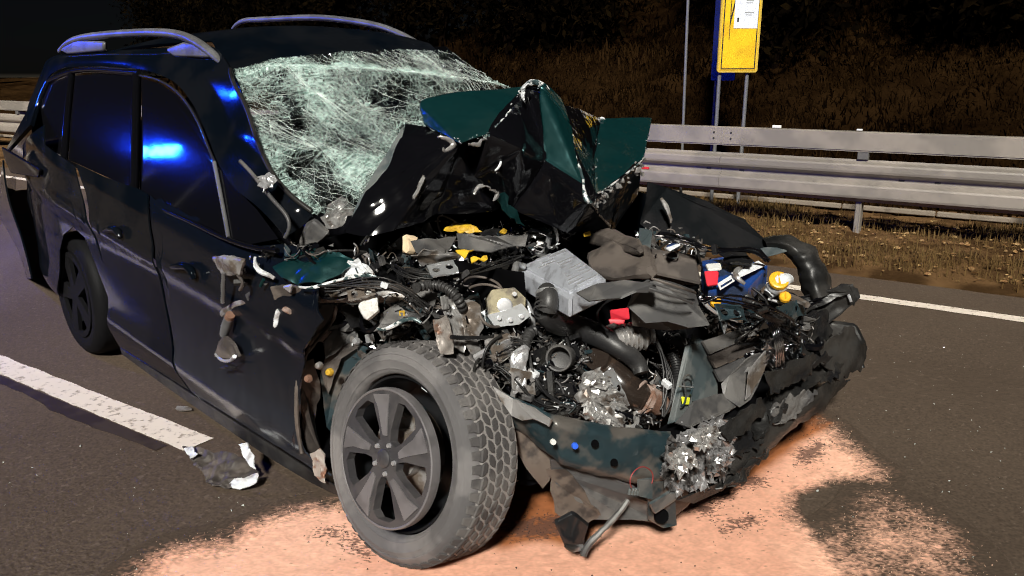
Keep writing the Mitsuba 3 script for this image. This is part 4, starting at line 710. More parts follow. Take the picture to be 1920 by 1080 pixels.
car('washer_hose', tube([(0.489,0.359,0.72),(0.517,0.378,0.71),(0.543,0.394,0.7)], .006, 8), 'bright', 60)
# broken far headlamp, crash bar end, bumper
car('headlamp', foil([(0.55,0.205,0.679),(0.55,0.337,0.67),(0.56,0.458,0.613),(0.58,0.423,0.544),(0.59,0.357,0.482),(0.59,0.242,0.505),(0.57,0.206,0.583)], .02, .011, 8), 'chrome_dark', False, 'smashed chrome headlamp')
car('headlamp__reflector', sheet(jag([(0.57,0.184,0.627),(0.58,0.247,0.63),(0.58,0.354,0.561),(0.59,0.306,0.495),(0.59,0.199,0.536)], .015, .005, 9), .003, .01, .028, 30, 9, True), 'chrome', False)
for k in range(5): car('headlamp__lens_rib', tube([(0.56,0.262,0.676),(0.6,0.242,0.613),(0.6,0.266,0.521)] + np.array([0, .013, 0])*(k-2), .0035, 6), 'chrome', 60)
car('crash_bar_end', lump(A([(0.395,0.8,0.6),(0.555,0.9,0.679),(0.587,0.92,0.624),(0.467,0.8,0.47),(0.418,0.78,0.509)]), .008, .02, .016, 12, 5), 'black_plastic', 35)
plate([(0.394,0.76,0.621),(0.479,0.78,0.661),(0.565,0.86,0.697),(0.581,0.87,0.668),(0.498,0.8,0.603),(0.431,0.76,0.562)], 'black_plastic', 'crash_bar_end__flange', .006, .014, 14, 21, .015, (.02, .005))
plate([(0.542,0.9,0.677),(0.563,0.93,0.684),(0.591,0.94,0.629),(0.581,0.92,0.596),(0.56,0.9,0.627)], 'black_plastic', 'crash_bar_end__flange', .006, .01, 18, 22, .01, (.012, .005))
edge([(0.547,0.88,0.673),(0.572,0.88,0.642),(0.582,0.88,0.622)], .006, 'bright', 'crash_bar_bolt', 21)
edge([(0.498,0.84,0.68),(0.52,0.84,0.64)], .005, 'bright', 'crash_bar_bolt', 22)
car('crash_bar_end__wire', tube([(0.508,0.84,0.673),(0.531,0.84,0.659),(0.547,0.86,0.672)], .0025, 6), 'rust', 60)
car('fog_lamp_housing', lump([(0.499,0.9,0.5),(0.572,0.96,0.494),(0.604,0.96,0.441),(0.554,0.92,0.404)], .02, .02, .008, 14, 4), 'bumper_plastic', 40)
car('fog_lamp_strap', tube([(0.499,0.92,0.505),(0.53,0.95,0.426),(0.577,0.98,0.372),(0.622,0.98,0.324)], [.012, .014, .014, .01], 8), 'black_plastic', 60)
plate([(0.5,0.609,0.609),(0.5,0.823,0.585),(0.52,0.876,0.488),(0.56,0.605,0.451),(0.56,0.462,0.509)], 'black_plastic', 'far_bumper_bracket', .01, .02, 14, 5, .02, (.03, .005))
bp = [[(0.5,-0.258,0.328),(0.53,-0.059,0.369),(0.55,0.077,0.379),(0.56,0.275,0.419),(0.56,0.521,0.43),(0.55,0.819,0.44),(0.54,1.096,0.394)], [(0.56,-0.336,0.282),(0.6,-0.169,0.336),(0.62,-0.006,0.343),(0.64,0.166,0.391),(0.64,0.403,0.401),(0.62,0.675,0.383),(0.58,1.029,0.362)], [(0.56,-0.298,0.183),(0.61,-0.141,0.235),(0.64,0.006,0.257),(0.65,0.199,0.308),(0.66,0.373,0.341),(0.64,0.621,0.338),(0.59,0.985,0.315)], [(0.53,-0.24,0.104),(0.58,-0.05,0.165),(0.6,0.117,0.19),(0.61,0.331,0.23),(0.62,0.522,0.24),(0.6,0.759,0.26),(0.56,1.053,0.25)]]
bv, bf = grid(bp, 110, 44); bv = crump(bv, bf, .022, 5, 6); bv = crump(bv, bf, .006, 22, 7)
gu, gw = np.meshgrid(np.linspace(0, 1, 110), np.linspace(0, 1, 44)); tear = meshkit.fbm(np.c_[gu.ravel()*9, gw.ravel()*4, gu.ravel()*0], 4, 3)
edge_ = np.minimum.reduce([(1-gu).ravel()*1.6, (1-gw).ravel()*.9+.03, gw.ravel()*1.2]); gone = (tear-.5)*1.1 > edge_-.02
hole = (np.abs(gw.ravel()-.45+.25*(gu.ravel()-.5)) < .05*np.clip((gu.ravel()-.5)*4, 0, 1)*(.5+tear))
bf = bf[~(gone | hole)[bf].any(1)]; m = trimesh.Trimesh(bv, bf, process=False); m.remove_unreferenced_vertices()
car('bumper_cover', solid(np.array(m.vertices), np.array(m.faces), .006), 'bumper_plastic', 40, 'torn black bumper cover hanging down to the road')
car('bumper_beam', patch([[tuple(A(q)*[1, 1, 1]+A([-.10, .02, .0])) for q in r_] for r_ in bp], 30, 14, .01, .02, 6, 3), 'liner_black', 40)
plate([(0.6,0.598,0.506),(0.6,0.885,0.522),(0.6,1.035,0.399),(0.61,1.001,0.316),(0.63,0.708,0.35),(0.62,0.609,0.423)], 'bumper_plastic', 'bumper_scrap', .006, .03, 9, 15, .015, (.02, .006))
plate([(0.66,0.062,0.561),(0.66,0.372,0.549),(0.66,0.558,0.493),(0.68,0.262,0.48),(0.68,0.072,0.489)], 'black_plastic', 'bumper_scrap', .006, .03, 10, 16, .015, (.02, .007))
plate([(0.63,-0.168,0.437),(0.65,0.059,0.475),(0.66,0.085,0.422),(0.66,-0.148,0.386)], 'bumper_plastic', 'bumper_scrap', .006, .02, 10, 17, .015, (.02, .006))
# slatted grille and grey panels
for k, p in enumerate(([(0.44,0.01,0.63),(0.5,0.289,0.646),(0.52,0.302,0.619),(0.46,0.03,0.584)], [(0.45,0.034,0.573),(0.53,0.268,0.618),(0.54,0.286,0.58),(0.47,0.054,0.531)], [(0.47,0.047,0.525),(0.54,0.288,0.567),(0.55,0.299,0.531),(0.49,0.061,0.484)])):
    plate(p, 'brown_plastic' if k % 2 else 'grey_plastic', 'grille_slat', .012, .004, 10, k, .02)
plate([(0.42,-0.05,0.628),(0.43,0.075,0.612),(0.45,0.095,0.514),(0.47,0.081,0.421),(0.47,-0.009,0.428),(0.45,-0.09,0.446)], 'slate_plastic', 'radiator_panel', .008, .004, 8, 3)
plate([(0.43,-0.078,0.63),(0.44,-0.062,0.64),(0.48,-0.098,0.442),(0.48,-0.194,0.412),(0.46,-0.2,0.4)], 'slate_plastic', 'radiator_panel', .008, .004, 8, 4)
plate([(0.4,0.006,0.645),(0.43,0.062,0.607),(0.43,0.051,0.587),(0.41,-0.015,0.629)], 'slate_plastic', 'radiator_tab', .006)
plate([(0.45,0.042,0.615),(0.46,0.105,0.583),(0.46,0.064,0.584)], 'white_torn', 'radiator_tab', .005)
plate([(0.5,-0.219,0.427),(0.5,-0.119,0.47),(0.52,0.049,0.453),(0.55,0.087,0.407),(0.55,-0.064,0.412),(0.53,-0.191,0.412)], 'grey_plastic', 'radiator_shroud', .006, .008, 9, 6, .02, (.05, .003))
plate([(0.5,0.051,0.481),(0.54,0.14,0.561),(0.56,0.219,0.57),(0.57,0.205,0.497),(0.57,0.121,0.423),(0.56,0.069,0.408),(0.52,0.036,0.445)], 'grey_plastic', 'radiator_shroud', .005, .012, 9, 7, .02, (.04, .003))
plate([(0.575,0.1,0.546),(0.58,0.209,0.589),(0.58,0.232,0.54),(0.585,0.118,0.456),(0.58,0.079,0.438)], 'steel_dirty', 'radiator_shroud', .004, .012, 14, 8, .015, (.03, .004))
car('retainer_clip', hullr([(0.49,-0.171,0.494),(0.49,-0.13,0.479),(0.49,-0.134,0.462),(0.49,-0.163,0.471)], .004), 'fluor', 25, 'bright yellow clip')
edge([(0.5,-0.19,0.473),(0.5,-0.166,0.506),(0.49,-0.163,0.561),(0.49,-0.151,0.565),(0.49,-0.125,0.554),(0.5,-0.141,0.499)], .0035, 'steel_dark', 'retainer_wire', 24, .002)
car('retainer_wire', tube([(0.495,-0.205,0.545),(0.495,-0.116,0.516)], .003, 6), 'steel', 60)
car('retainer_wire', tube([(0.5,-0.148,0.449),(0.5,-0.08,0.405)], .004, 6), 'liner_black', 60)
car('radiator_bolt', hullr([(0.51,-0.198,0.423),(0.51,-0.16,0.411),(0.51,-0.177,0.398)], .004), 'bright', 25)
# crash beam with crumpled end box
cb = [[(0.14,-0.666,0.579),(0.2,-0.657,0.555),(0.28,-0.647,0.552),(0.34,-0.63,0.536),(0.4,-0.542,0.502),(0.46,-0.409,0.457),(0.5,-0.25,0.4)], [(0.16,-0.672,0.541),(0.22,-0.667,0.523),(0.3,-0.658,0.521),(0.37,-0.651,0.51),(0.43,-0.567,0.475),(0.49,-0.437,0.424),(0.53,-0.288,0.368)], [(0.17,-0.65,0.463),(0.22,-0.63,0.444),(0.3,-0.639,0.438),(0.37,-0.64,0.421),(0.43,-0.558,0.379),(0.49,-0.43,0.325),(0.53,-0.286,0.275)], [(0.14,-0.616,0.424),(0.19,-0.587,0.402),(0.27,-0.601,0.394),(0.34,-0.601,0.376),(0.4,-0.515,0.327),(0.46,-0.387,0.272),(0.5,-0.249,0.219)]]
car('crash_beam', patch(cb, 90, 34, .006, .014, 12, 3), 'steel_dark', 35, 'dark blue green steel crash beam')
plate([(0.16,-0.699,0.59),(0.22,-0.672,0.559),(0.31,-0.674,0.559),(0.385,-0.677,0.544),(0.38,-0.685,0.525),(0.32,-0.689,0.53),(0.24,-0.697,0.517),(0.19,-0.692,0.549)], 'steel_dirty', 'crash_beam__flange', .005, .008, 12, 5, .015, (.04, .003))
car('crash_beam__bolt', lathe([(0, .006), (.008, .005), (.009, -.004)], frame(A((0.405,-0.696,0.489)), (1, -.6, .2)), 10), 'white_plastic', 30)
car('crash_beam__plug', lathe([(0, .006), (.009, .005), (.010, -.004)], frame(A((0.44,-0.641,0.47)), (1, -.6, .2)), 10), 'blue_bright', 30, 'bright blue plug')
for p in ((0.455,-0.567,0.456), (0.49,-0.518,0.39)): car('crash_beam__hole', lathe([(0, .002), (.011, .002), (.012, -.004)], frame(A(p), (1, -.5, .2)), 12), 'liner_black', 30)
car('crash_box', foil([(0.56,-0.37,0.414),(0.58,-0.269,0.427),(0.6,-0.183,0.454),(0.62,-0.112,0.431),(0.64,-0.09,0.36),(0.65,-0.137,0.287),(0.64,-0.256,0.269),(0.61,-0.352,0.277),(0.58,-0.385,0.317)], .024, .009, 3), 'foil_dark', False, 'crumpled shiny metal crash box')
car('crash_box__torn_foil', foil([(0.66,-0.382,0.487),(0.66,-0.32,0.497),(0.67,-0.25,0.467),(0.68,-0.31,0.435),(0.67,-0.364,0.437)], .016, .007, 5), 'foil', False)
car('crash_box__torn_foil', foil([(0.62,-0.443,0.44),(0.64,-0.361,0.425),(0.66,-0.33,0.38),(0.65,-0.399,0.367),(0.63,-0.443,0.393)], .016, .007, 6), 'foil', False)
car('crash_box__torn_foil', foil([(0.67,-0.291,0.404),(0.67,-0.158,0.383),(0.68,-0.201,0.34),(0.68,-0.299,0.34)], .016, .007, 7), 'foil_dark', False)
# undershield, tow plate
plate([(0.16,-0.645,0.494),(0.22,-0.583,0.453),(0.26,-0.576,0.385),(0.28,-0.548,0.339),(0.27,-0.56,0.266),(0.26,-0.579,0.239),(0.22,-0.605,0.301),(0.17,-0.627,0.382)], 'mud', 'splash_shield', .005, .014, 9, 2, .02, (.04, .005))
plate([(0.32,-0.617,0.381),(0.36,-0.539,0.346),(0.42,-0.456,0.301),(0.47,-0.382,0.252),(0.5,-0.352,0.2),(0.53,-0.285,0.131),(0.53,-0.263,0.087),(0.47,-0.403,0.144),(0.41,-0.489,0.154),(0.36,-0.559,0.171),(0.32,-0.575,0.236)], 'grey_plastic', 'splash_shield', .005, .012, 8, 3, .02, (.05, .003))
plate([(0.31,-0.62,0.34),(0.35,-0.577,0.339),(0.39,-0.531,0.264),(0.42,-0.475,0.158),(0.38,-0.556,0.141),(0.33,-0.6,0.195)], 'mud', 'splash_shield', .004, .012, 9, 4, .02, (.03, .004))
car('drain_pan', lump([(0.36,-0.619,0.182),(0.38,-0.578,0.197),(0.4,-0.534,0.15),(0.4,-0.553,0.1),(0.38,-0.595,0.099)], .012, .02, .01, 14, 2), 'barrel', 50)
edge([(0.5,-0.455,0.245),(0.49,-0.487,0.211),(0.47,-0.528,0.168),(0.45,-0.568,0.13),(0.44,-0.59,0.091)], [.008, .010, .009, .011, .012], 'grey_plastic', 'hanging_strut', 31, .004)
edge([(0.41,-0.64,0.133),(0.42,-0.614,0.115),(0.43,-0.584,0.113)], [.008, .012, .008], 'foil_dark', 'hanging_strut', 32, .01)
plate([(0.55,-0.43,0.314),(0.57,-0.323,0.289),(0.57,-0.289,0.118),(0.56,-0.346,0.128),(0.54,-0.4,0.173)], 'steel_dark', 'tow_plate', .006, .004, 10, 3)
car('tow_plate__eye', lathe([(0, .004), (.016, .004), (.022, .006), (.024, .0), (.022, -.004)], frame(A((0.57,-0.377,0.187)), (1, -.7, .25)), 20), 'liner_black', 40)
plate([(0.56,-0.495,0.352),(0.57,-0.439,0.341),(0.57,-0.433,0.268),(0.56,-0.486,0.296)], 'slate_plastic', 'tow_plate__guide', .008)
for k in range(6): car('drain_hose', tube([A((0.55,-0.515,0.307))+A([.002, .0, .0])*k+A([0, .011, -.004])*k+A([0, .006*math.sin(a), .020*math.cos(a)]) for a in np.linspace(-1.4, 1.4, 7)], .0045, 6), 'slate_plastic', 60)
car('wire_loop', tube([(0.58,-0.553,0.358),(0.58,-0.55,0.401),(0.58,-0.52,0.408),(0.58,-0.478,0.391),(0.58,-0.448,0.355),(0.58,-0.452,0.332)], .0017, 6), 'wire_red', 60)
plate([(0.585,-0.465,0.273),(0.6,-0.286,0.287),(0.6,-0.272,0.267),(0.59,-0.348,0.238),(0.585,-0.44,0.231)], 'slate_plastic', 'tow_plate_arm', .01, .002, 10, 2)
plate([(0.6,-0.339,0.239),(0.64,-0.121,0.243),(0.64,-0.095,0.248),(0.63,-0.151,0.205),(0.61,-0.262,0.2)], 'bumper_plastic', 'bumper_lip', .006, .004, 12, 3)
plate([(0.06,-0.517,0.208),(0.1,-0.454,0.192),(0.12,-0.432,0.159),(0.1,-0.48,0.15),(0.06,-0.511,0.157)], 'black_gloss', 'lower_arm', .03, .01, 14, 3)
# ---- right front corner: torn fender rest, rail, brackets
plate([(-0.569,-1,0.886),(-0.538,-0.96,0.924),(-0.437,-0.92,0.958),(-0.344,-0.88,0.956),(-0.293,-0.86,0.93),(-0.289,-0.92,0.897),(-0.322,-0.97,0.871),(-0.413,-1,0.857),(-0.493,-1.01,0.865)], 'paint_teal', 'fender_rest', .004, .045, 7, 3, .012, None, 'torn glossy teal fender remnant')
plate([(-0.32,-0.9,0.894),(-0.302,-0.88,0.935),(-0.265,-0.87,0.949),(-0.245,-0.85,0.919),(-0.221,-0.84,0.894),(-0.246,-0.87,0.898),(-0.291,-0.9,0.881)], 'white_torn', 'fender_rest__torn_edge', .004, .018, 30, 4, .008, (.014, .004), sm=False)
edge([(-0.396,-1.01,0.856),(-0.319,-0.98,0.867),(-0.275,-0.93,0.886),(-0.232,-0.88,0.899),(-0.204,-0.85,0.893)], [.004, .006, .006, .006, .004], 'primer_edge', 'fender_rest__torn_edge', 41, .008)
edge([(-0.649,-1.02,0.912),(-0.641,-1.02,0.877),(-0.599,-1.02,0.866),(-0.549,-1.01,0.855)], [.005, .009, .009, .006], 'white_torn', 'fender_bracket', 42, .008)
edge([(-0.603,-1.02,0.843),(-0.629,-1.02,0.816)], .006, 'paint_teal', 'fender_bracket', 43, .003)
car('mirror_stump', lump([(-0.928,-1.03,0.865),(-0.755,-1.06,0.894),(-0.674,-1.05,0.902),(-0.706,-1.05,0.852),(-0.849,-1.04,0.826)], .010, .012, .010, 22, 3), 'steel_dirty', 30, 'broken grey stump of the door mirror')
edge([(-0.81,-1.06,0.836),(-0.825,-1.06,0.78),(-0.841,-1.06,0.722)], [.007, .008, .007], 'rail_grey', 'mirror_stump__strap', 44, .003)
edge([(-0.723,-1.05,0.842),(-0.697,-1.05,0.817),(-0.717,-1.05,0.791)], .006, 'brown_plastic', 'mirror_stump__cable', 45, .004)
car('door_check', tube([(-0.92,-1.03,0.578),(-0.895,-1.03,0.616),(-0.863,-1.03,0.656)], [.016, .019, .018], 12), 'rail_grey', 40)
car('door_check__collar', tube([(-0.868,-1.03,0.651),(-0.852,-1.03,0.67)], .017, 12), 'brass' if 0 else 'rust', 40)
plate([(-0.95,-1.035,0.547),(-0.881,-1.04,0.585),(-0.818,-1.04,0.568),(-0.796,-1.035,0.528),(-0.872,-1.04,0.502),(-1,-1.035,0.476)], 'brown_plastic', 'door_hinge', .012, .006, 24, 3, .01)
edge([(-0.963,-1.05,0.498),(-0.911,-1.055,0.491),(-0.841,-1.055,0.505),(-0.795,-1.055,0.533)], [.004, .006, .006, .008], 'bright', 'door_hinge', 46, .004)
edge([(-0.962,-1.04,0.436),(-0.906,-1.04,0.46),(-0.818,-1.04,0.483)], [.003, .006, .003], 'black_plastic', 'door_hinge', 47, .004)
car('upper_rail', tube([(-0.969,-1,0.643),(-0.876,-1,0.689),(-0.749,-0.98,0.728),(-0.614,-0.95,0.757),(-0.503,-0.92,0.784),(-0.358,-0.88,0.812),(-0.237,-0.84,0.828),(-0.151,-0.78,0.826)], [.016, .024, .022, .022, .024, .026, .026, .02], 9), 'steel_dirty', 30, 'dirty bent upper frame rail')
car('upper_rail__bracket', lump([(-0.588,-1,0.813),(-0.448,-0.98,0.843),(-0.449,-0.96,0.796),(-0.5,-0.98,0.757),(-0.572,-1,0.779)], .006, .015, .006, 22, 4), 'brown_plastic', 25)
car('upper_rail__bolt', hullr([(-0.483,-1.01,0.838),(-0.442,-1.01,0.85),(-0.451,-1.01,0.83)], .006), 'bright', 25)
plate([(-0.776,-1,0.754),(-0.622,-0.99,0.823),(-0.592,-0.98,0.786),(-0.651,-0.99,0.758),(-0.757,-1,0.731)], 'grey_plastic', 'upper_rail__gusset', .006, .008, 18, 5, .015, (.03, .004))
edge([(-0.549,-1,0.743),(-0.57,-1,0.698),(-0.573,-0.99,0.654),(-0.553,-0.98,0.618)], [.010, .012, .010, .008], 'white_torn', 'hinge_arm', 48, .008)
edge([(-0.513,-1,0.755),(-0.476,-1,0.755)], .010, 'rust', 'hinge_arm', 49, .006)
car('hinge_arm__rod', tube([(-0.546,-0.97,0.617),(-0.505,-0.96,0.619),(-0.46,-0.95,0.622)], .003, 6), 'brown_plastic', 60)
car('hinge_arm__bolt', hullr([(-0.684,-1,0.711),(-0.637,-1,0.725),(-0.625,-1,0.708),(-0.664,-1,0.696)], .006), 'bright', 25)
plate([(-0.714,-1,0.666),(-0.635,-1,0.691),(-0.634,-1,0.653),(-0.703,-1,0.641)], 'slate_plastic', 'hinge_arm__plate', .005)
edge([(-0.434,-0.965,0.636),(-0.457,-0.97,0.594),(-0.473,-0.985,0.537),(-0.48,-1,0.444),(-0.487,-1,0.345),(-0.471,-1,0.251)], [.005, .007, .008, .008, .008, .006], 'brown_plastic', 'door_seal', 50, .006)
plate([(-0.498,-0.96,0.562),(-0.489,-0.92,0.569),(-0.493,-0.9,0.47),(-0.548,-0.9,0.292),(-0.475,-0.92,0.16),(-0.458,-0.95,0.126),(-0.503,-0.97,0.229),(-0.516,-0.97,0.405)], 'brown_plastic', 'hinge_pillar', .006, .014, 10, 4, .02, (.03, .006))
plate([(-0.432,-0.99,0.261),(-0.401,-0.97,0.285),(-0.369,-0.97,0.217),(-0.365,-0.98,0.171),(-0.414,-0.99,0.188)], 'rust_alloy', 'hinge_pillar', .005, .01, 20, 5, .012, (.02, .004))
plate([(-0.469,-0.95,0.768),(-0.419,-0.86,0.76),(-0.463,-0.88,0.665),(-0.495,-0.93,0.608)], 'black_plastic', 'wheel_arch_liner', .005, .012, 9, 6)
edge([(-0.41,-0.87,0.76),(-0.446,-0.89,0.671),(-0.457,-0.94,0.624),(-0.469,-0.95,0.605)], .0055, 'brown_plastic', 'wheel_arch_liner__rim', 51, .006)
plate([(-0.454,-0.9,0.634),(-0.463,-0.82,0.678),(-0.445,-0.78,0.673),(-0.423,-0.78,0.632),(-0.44,-0.84,0.604),(-0.441,-0.9,0.577)], 'grey_plastic', 'wheel_arch_liner', .005, .014, 10, 7, .02, (.03, .004))
plate([(-0.486,-0.9,0.53),(-0.477,-0.86,0.58),(-0.432,-0.8,0.634),(-0.399,-0.78,0.618),(-0.444,-0.84,0.56),(-0.475,-0.88,0.43)], 'brown_plastic', 'wheel_arch_liner', .005, .012, 10, 8, .02, (.03, .004))
plate([(-0.488,-0.9,0.51),(-0.469,-0.82,0.611),(-0.398,-0.76,0.594),(-0.449,-0.8,0.454),(-0.509,-0.84,0.244),(-0.502,-0.88,0.3)], 'steel_dark', 'inner_panel', .004, .01, 8, 9, .02)
for p, mt in (((-0.429,-0.98,0.529), 'rust'), ((-0.424,-0.94,0.565), 'steel_dirty'), ((-0.41,-0.91,0.538), 'yellow'), ((-0.408,-0.8,0.621), 'bright')):
    car('pillar_bolt', lathe([(0, .012), (.010, .010), (.014, .0), (.014, -.006)], frame(A(p), (.3, -1, .3)), 10), mt, 30)
car('fluid_bottle', lump([(-0.179,-0.9,0.858),(-0.16,-0.89,0.846),(-0.158,-0.89,0.806),(-0.185,-0.9,0.782),(-0.196,-0.91,0.812)], .014, .01, .005, 22, 5), 'white_plastic', 40, 'white crushed fluid bottle')
plate([(-0.171,-0.86,0.78),(-0.12,-0.74,0.844),(-0.09,-0.7,0.836),(-0.097,-0.74,0.77),(-0.131,-0.84,0.746),(-0.189,-0.88,0.724)], 'grey_plastic', 'fender_liner', .005, .015, 10, 10, .015, (.03, .005))
edge([(-0.137,-0.9,0.751),(-0.09,-0.88,0.764),(-0.075,-0.82,0.778),(-0.049,-0.8,0.766)], [.004, .007, .007, .005], 'primer_edge', 'fender_liner__edge', 52, .008)
car('fender_liner__label', hullr([(-0.104,-0.84,0.8),(-0.079,-0.84,0.807),(-0.08,-0.84,0.791),(-0.102,-0.84,0.787)], .0015), 'yellow', 25)
car('hood_latch_ball', lump([(-0.32,-0.639,0.966),(-0.32,-0.607,0.958),(-0.32,-0.613,0.922),(-0.32,-0.64,0.93)], .016, .012, .004, 20, 4), 'cream', 40)
for p in ([(-0.348,-0.451,0.97),(-0.378,-0.379,0.98),(-0.321,-0.353,0.98),(-0.261,-0.346,0.96),(-0.302,-0.371,0.95)], [(-0.19,-0.535,0.93),(-0.153,-0.486,0.93),(-0.137,-0.54,0.91)], [(-0.136,-0.516,0.91),(-0.122,-0.457,0.91),(-0.11,-0.463,0.9),(-0.119,-0.527,0.9)], [(-0.204,-0.317,0.96),(-0.213,-0.287,0.97),(-0.212,-0.269,0.96),(-0.201,-0.298,0.95)], [(0.02,-0.121,0.96),(0.004,-0.067,0.96),(0.025,-0.086,0.95),(0.028,-0.124,0.95)]):
    plate(p, 'yellow', 'insulation_scrap', .005, .008, 30, int(p[0][0]*100) % 9, .01, (.015, .004))
plate([(-0.317,-0.414,0.95),(-0.156,-0.379,0.96),(-0.069,-0.31,0.97),(-0.072,-0.32,0.93),(-0.16,-0.4,0.91),(-0.265,-0.455,0.91)], 'grey_plastic', 'cowl_panel', .005, .012, 9, 3, .02, (.03, .005))
plate([(-0.306,-0.632,0.96),(-0.271,-0.591,0.97),(-0.214,-0.508,0.97),(-0.242,-0.523,0.92),(-0.277,-0.588,0.91),(-0.293,-0.621,0.92)], 'grey_plastic', 'cowl_panel', .004, .015, 10, 4, .02, (.03, .006))
plate([(-0.244,-0.682,0.93),(-0.197,-0.607,0.94),(-0.164,-0.539,0.92),(-0.215,-0.547,0.88),(-0.255,-0.63,0.88)], 'steel_dirty', 'cowl_panel', .004, .018, 14, 5, .015, (.02, .006))
plate([(-0.14,-0.393,1.107),(-0.14,-0.355,1.114),(-0.14,-0.285,1.023),(-0.14,-0.25,0.982),(-0.14,-0.33,1.023)], 'paint_teal', 'hood_scrap', .004, .012, 18, 5, .012, (.02, .004))
plate([(-0.6,-0.794,1.023),(-0.62,-0.69,1.084),(-0.58,-0.657,1.04),(-0.56,-0.736,0.989),(-0.57,-0.79,0.986)], 'foil', 'cowl_end', .004, .03, 20, 6, .012, (.02, .006))
car('wiper_pivot', lump([(-0.683,-0.84,0.974),(-0.559,-0.84,1.019),(-0.522,-0.82,0.985),(-0.568,-0.84,0.945),(-0.633,-0.86,0.934)], .012, .014, .008, 18, 6), 'grey_plastic', 40)
# ---- loose wreckage that fills the engine bay: scraps, rods, wires
def along(quadpts, g, n):
    q = A(quadpts); tri = np.array([[q[0], q[i], q[i+1]] for i in range(1, len(q)-1)]); ar = np.linalg.norm(np.cross(tri[:, 1]-tri[:, 0], tri[:, 2]-tri[:, 0]), axis=1)
    k = g.choice(len(tri), n, p=ar/ar.sum()); a = g.random((n, 2)); a[a.sum(1) > 1] = 1-a[a.sum(1) > 1]
    return tri[k, 0]+(tri[k, 1]-tri[k, 0])*a[:, :1]+(tri[k, 2]-tri[k, 0])*a[:, 1:]
def scrap(p, g, s):
    n = g.integers(4, 7); an = np.sort(g.uniform(0, 6.283, n)); R = rotm(g.normal(0, 1, 3)+1e-3, g.uniform(0, 180)); asp = g.uniform(.25, .9)
    v = np.c_[np.cos(an), np.sin(an)*asp, np.zeros(n)]*s*g.uniform(.6, 1.2, (n, 1))
    v[:, 2] = g.normal(0, .22, n)*s; c = v.mean(0); V = np.vstack([v, c+[0, 0, s*.25*g.normal()]])@R.T+p
    f = np.array([[i, (i+1) % n, n] for i in range(n)]); return solid(V, f, .0025)
def rod(p, g, L, r):
    d = g.normal(0, 1, 3)*[1, 1, .5]; d = unit(d); m = p+g.normal(0, .25, 3)*L; return tube([p-d*L/2, m, p+d*L/2], r, 5, 5)
def bit(p, g, s): return bx(p, g.uniform(.4, 1.2, 3)*s, .002, rotm(g.normal(0, 1, 3), g.uniform(0, 180)))
REG = [([(-0.499,-0.649,0.9),(-0.431,-0.308,0.96),(-0.271,-0.07,0.95),(-0.071,-0.024,0.93),(-0.132,-0.271,0.84),(-0.128,-0.577,0.82),(-0.216,-0.729,0.85)], 190, 1.), ([(-0.304,-0.661,0.84),(-0.103,-0.354,0.84),(0.07,-0.427,0.72),(0.06,-0.589,0.665),(0,-0.734,0.772),(-0.138,-0.871,0.84)], 200, .9),
       ([(0.08,-0.676,0.708),(0.1,-0.434,0.728),(0.18,-0.255,0.631),(0.28,-0.342,0.456),(0.24,-0.58,0.516),(0.12,-0.624,0.565)], 260, .85), ([(0.16,-0.23,0.601),(0.28,0.174,0.614),(0.34,0.097,0.464),(0.36,-0.087,0.343),(0.3,-0.366,0.432)], 110, .9),
       ([(0.254,0.232,0.78),(0.432,0.298,0.8),(0.57,0.441,0.72),(0.5,0.622,0.541),(0.46,0.275,0.612),(0.42,0.048,0.693)], 230, .8), ([(0.48,0.156,0.682),(0.52,0.658,0.603),(0.56,0.562,0.441),(0.53,0.167,0.497)], 110, .8),
       ([(-0.881,-1,0.876),(-0.465,-0.96,0.97),(-0.171,-0.84,0.963),(-0.238,-0.84,0.814),(-0.583,-0.95,0.73)], 80, .8), ([(-0.595,-0.9,0.755),(-0.234,-0.76,0.799),(-0.164,-0.62,0.674),(-0.253,-0.62,0.576),(-0.477,-0.86,0.58)], 90, .9), ([(0.085,0.058,0.96),(0.193,0.312,0.92),(0.291,0.272,0.86),(0.221,-0.06,0.92)], 45, .8), ([(0.32,-0.666,0.55),(0.44,-0.206,0.388),(0.4,-0.18,0.405),(0.28,-0.527,0.53)], 60, .6)]
acc = {}
g = np.random.default_rng(2024)
PAL = ['black_plastic']*7+['grey_plastic']*3+['steel_dirty']*3+['black_gloss']*4+['foil']*1+['brown_plastic']*2+['steel_dark']*3+['bright']*1
for poly, n, s in REG:
    for p in along(poly, g, int(n*.62)):
        mt = PAL[g.integers(len(PAL))]; p = p-A([.03, -.02, .02])*g.random()
        t = g.random(); sm = .55 if mt in ('bright', 'foil') else 1
        if t < .5: m = scrap(p, g, s*sm*(.018+.085*g.random()**2))
        elif t < .75: m = rod(p, g, s*g.uniform(.08, .28)*sm, .002+.012*g.random()**2)
        else: m = bit(p, g, s*sm*(.012+.045*g.random()**2))
        acc.setdefault(mt, []).append(m)
    for p in along(poly, g, n//3): acc.setdefault('bright' if g.random() < .5 else 'white_torn', []).append(scrap(p+A([.02, -.015, .015]), g, .003+.008*g.random()**2))
for poly, n, s in REG:                                # fine rubble between the larger pieces
    for p in along(poly, g, int(n*1.6)):
        mt = PAL[g.integers(len(PAL))]; p = p+g.normal(0, .018, 3)
        acc.setdefault(mt, []).append(scrap(p, g, .004+.014*g.random()) if g.random() < .6 else rod(p, g, g.uniform(.02, .07), g.uniform(.001, .003)))
for mt, ms in acc.items(): car('wreckage', cat_(ms), mt, False, kind='stuff')
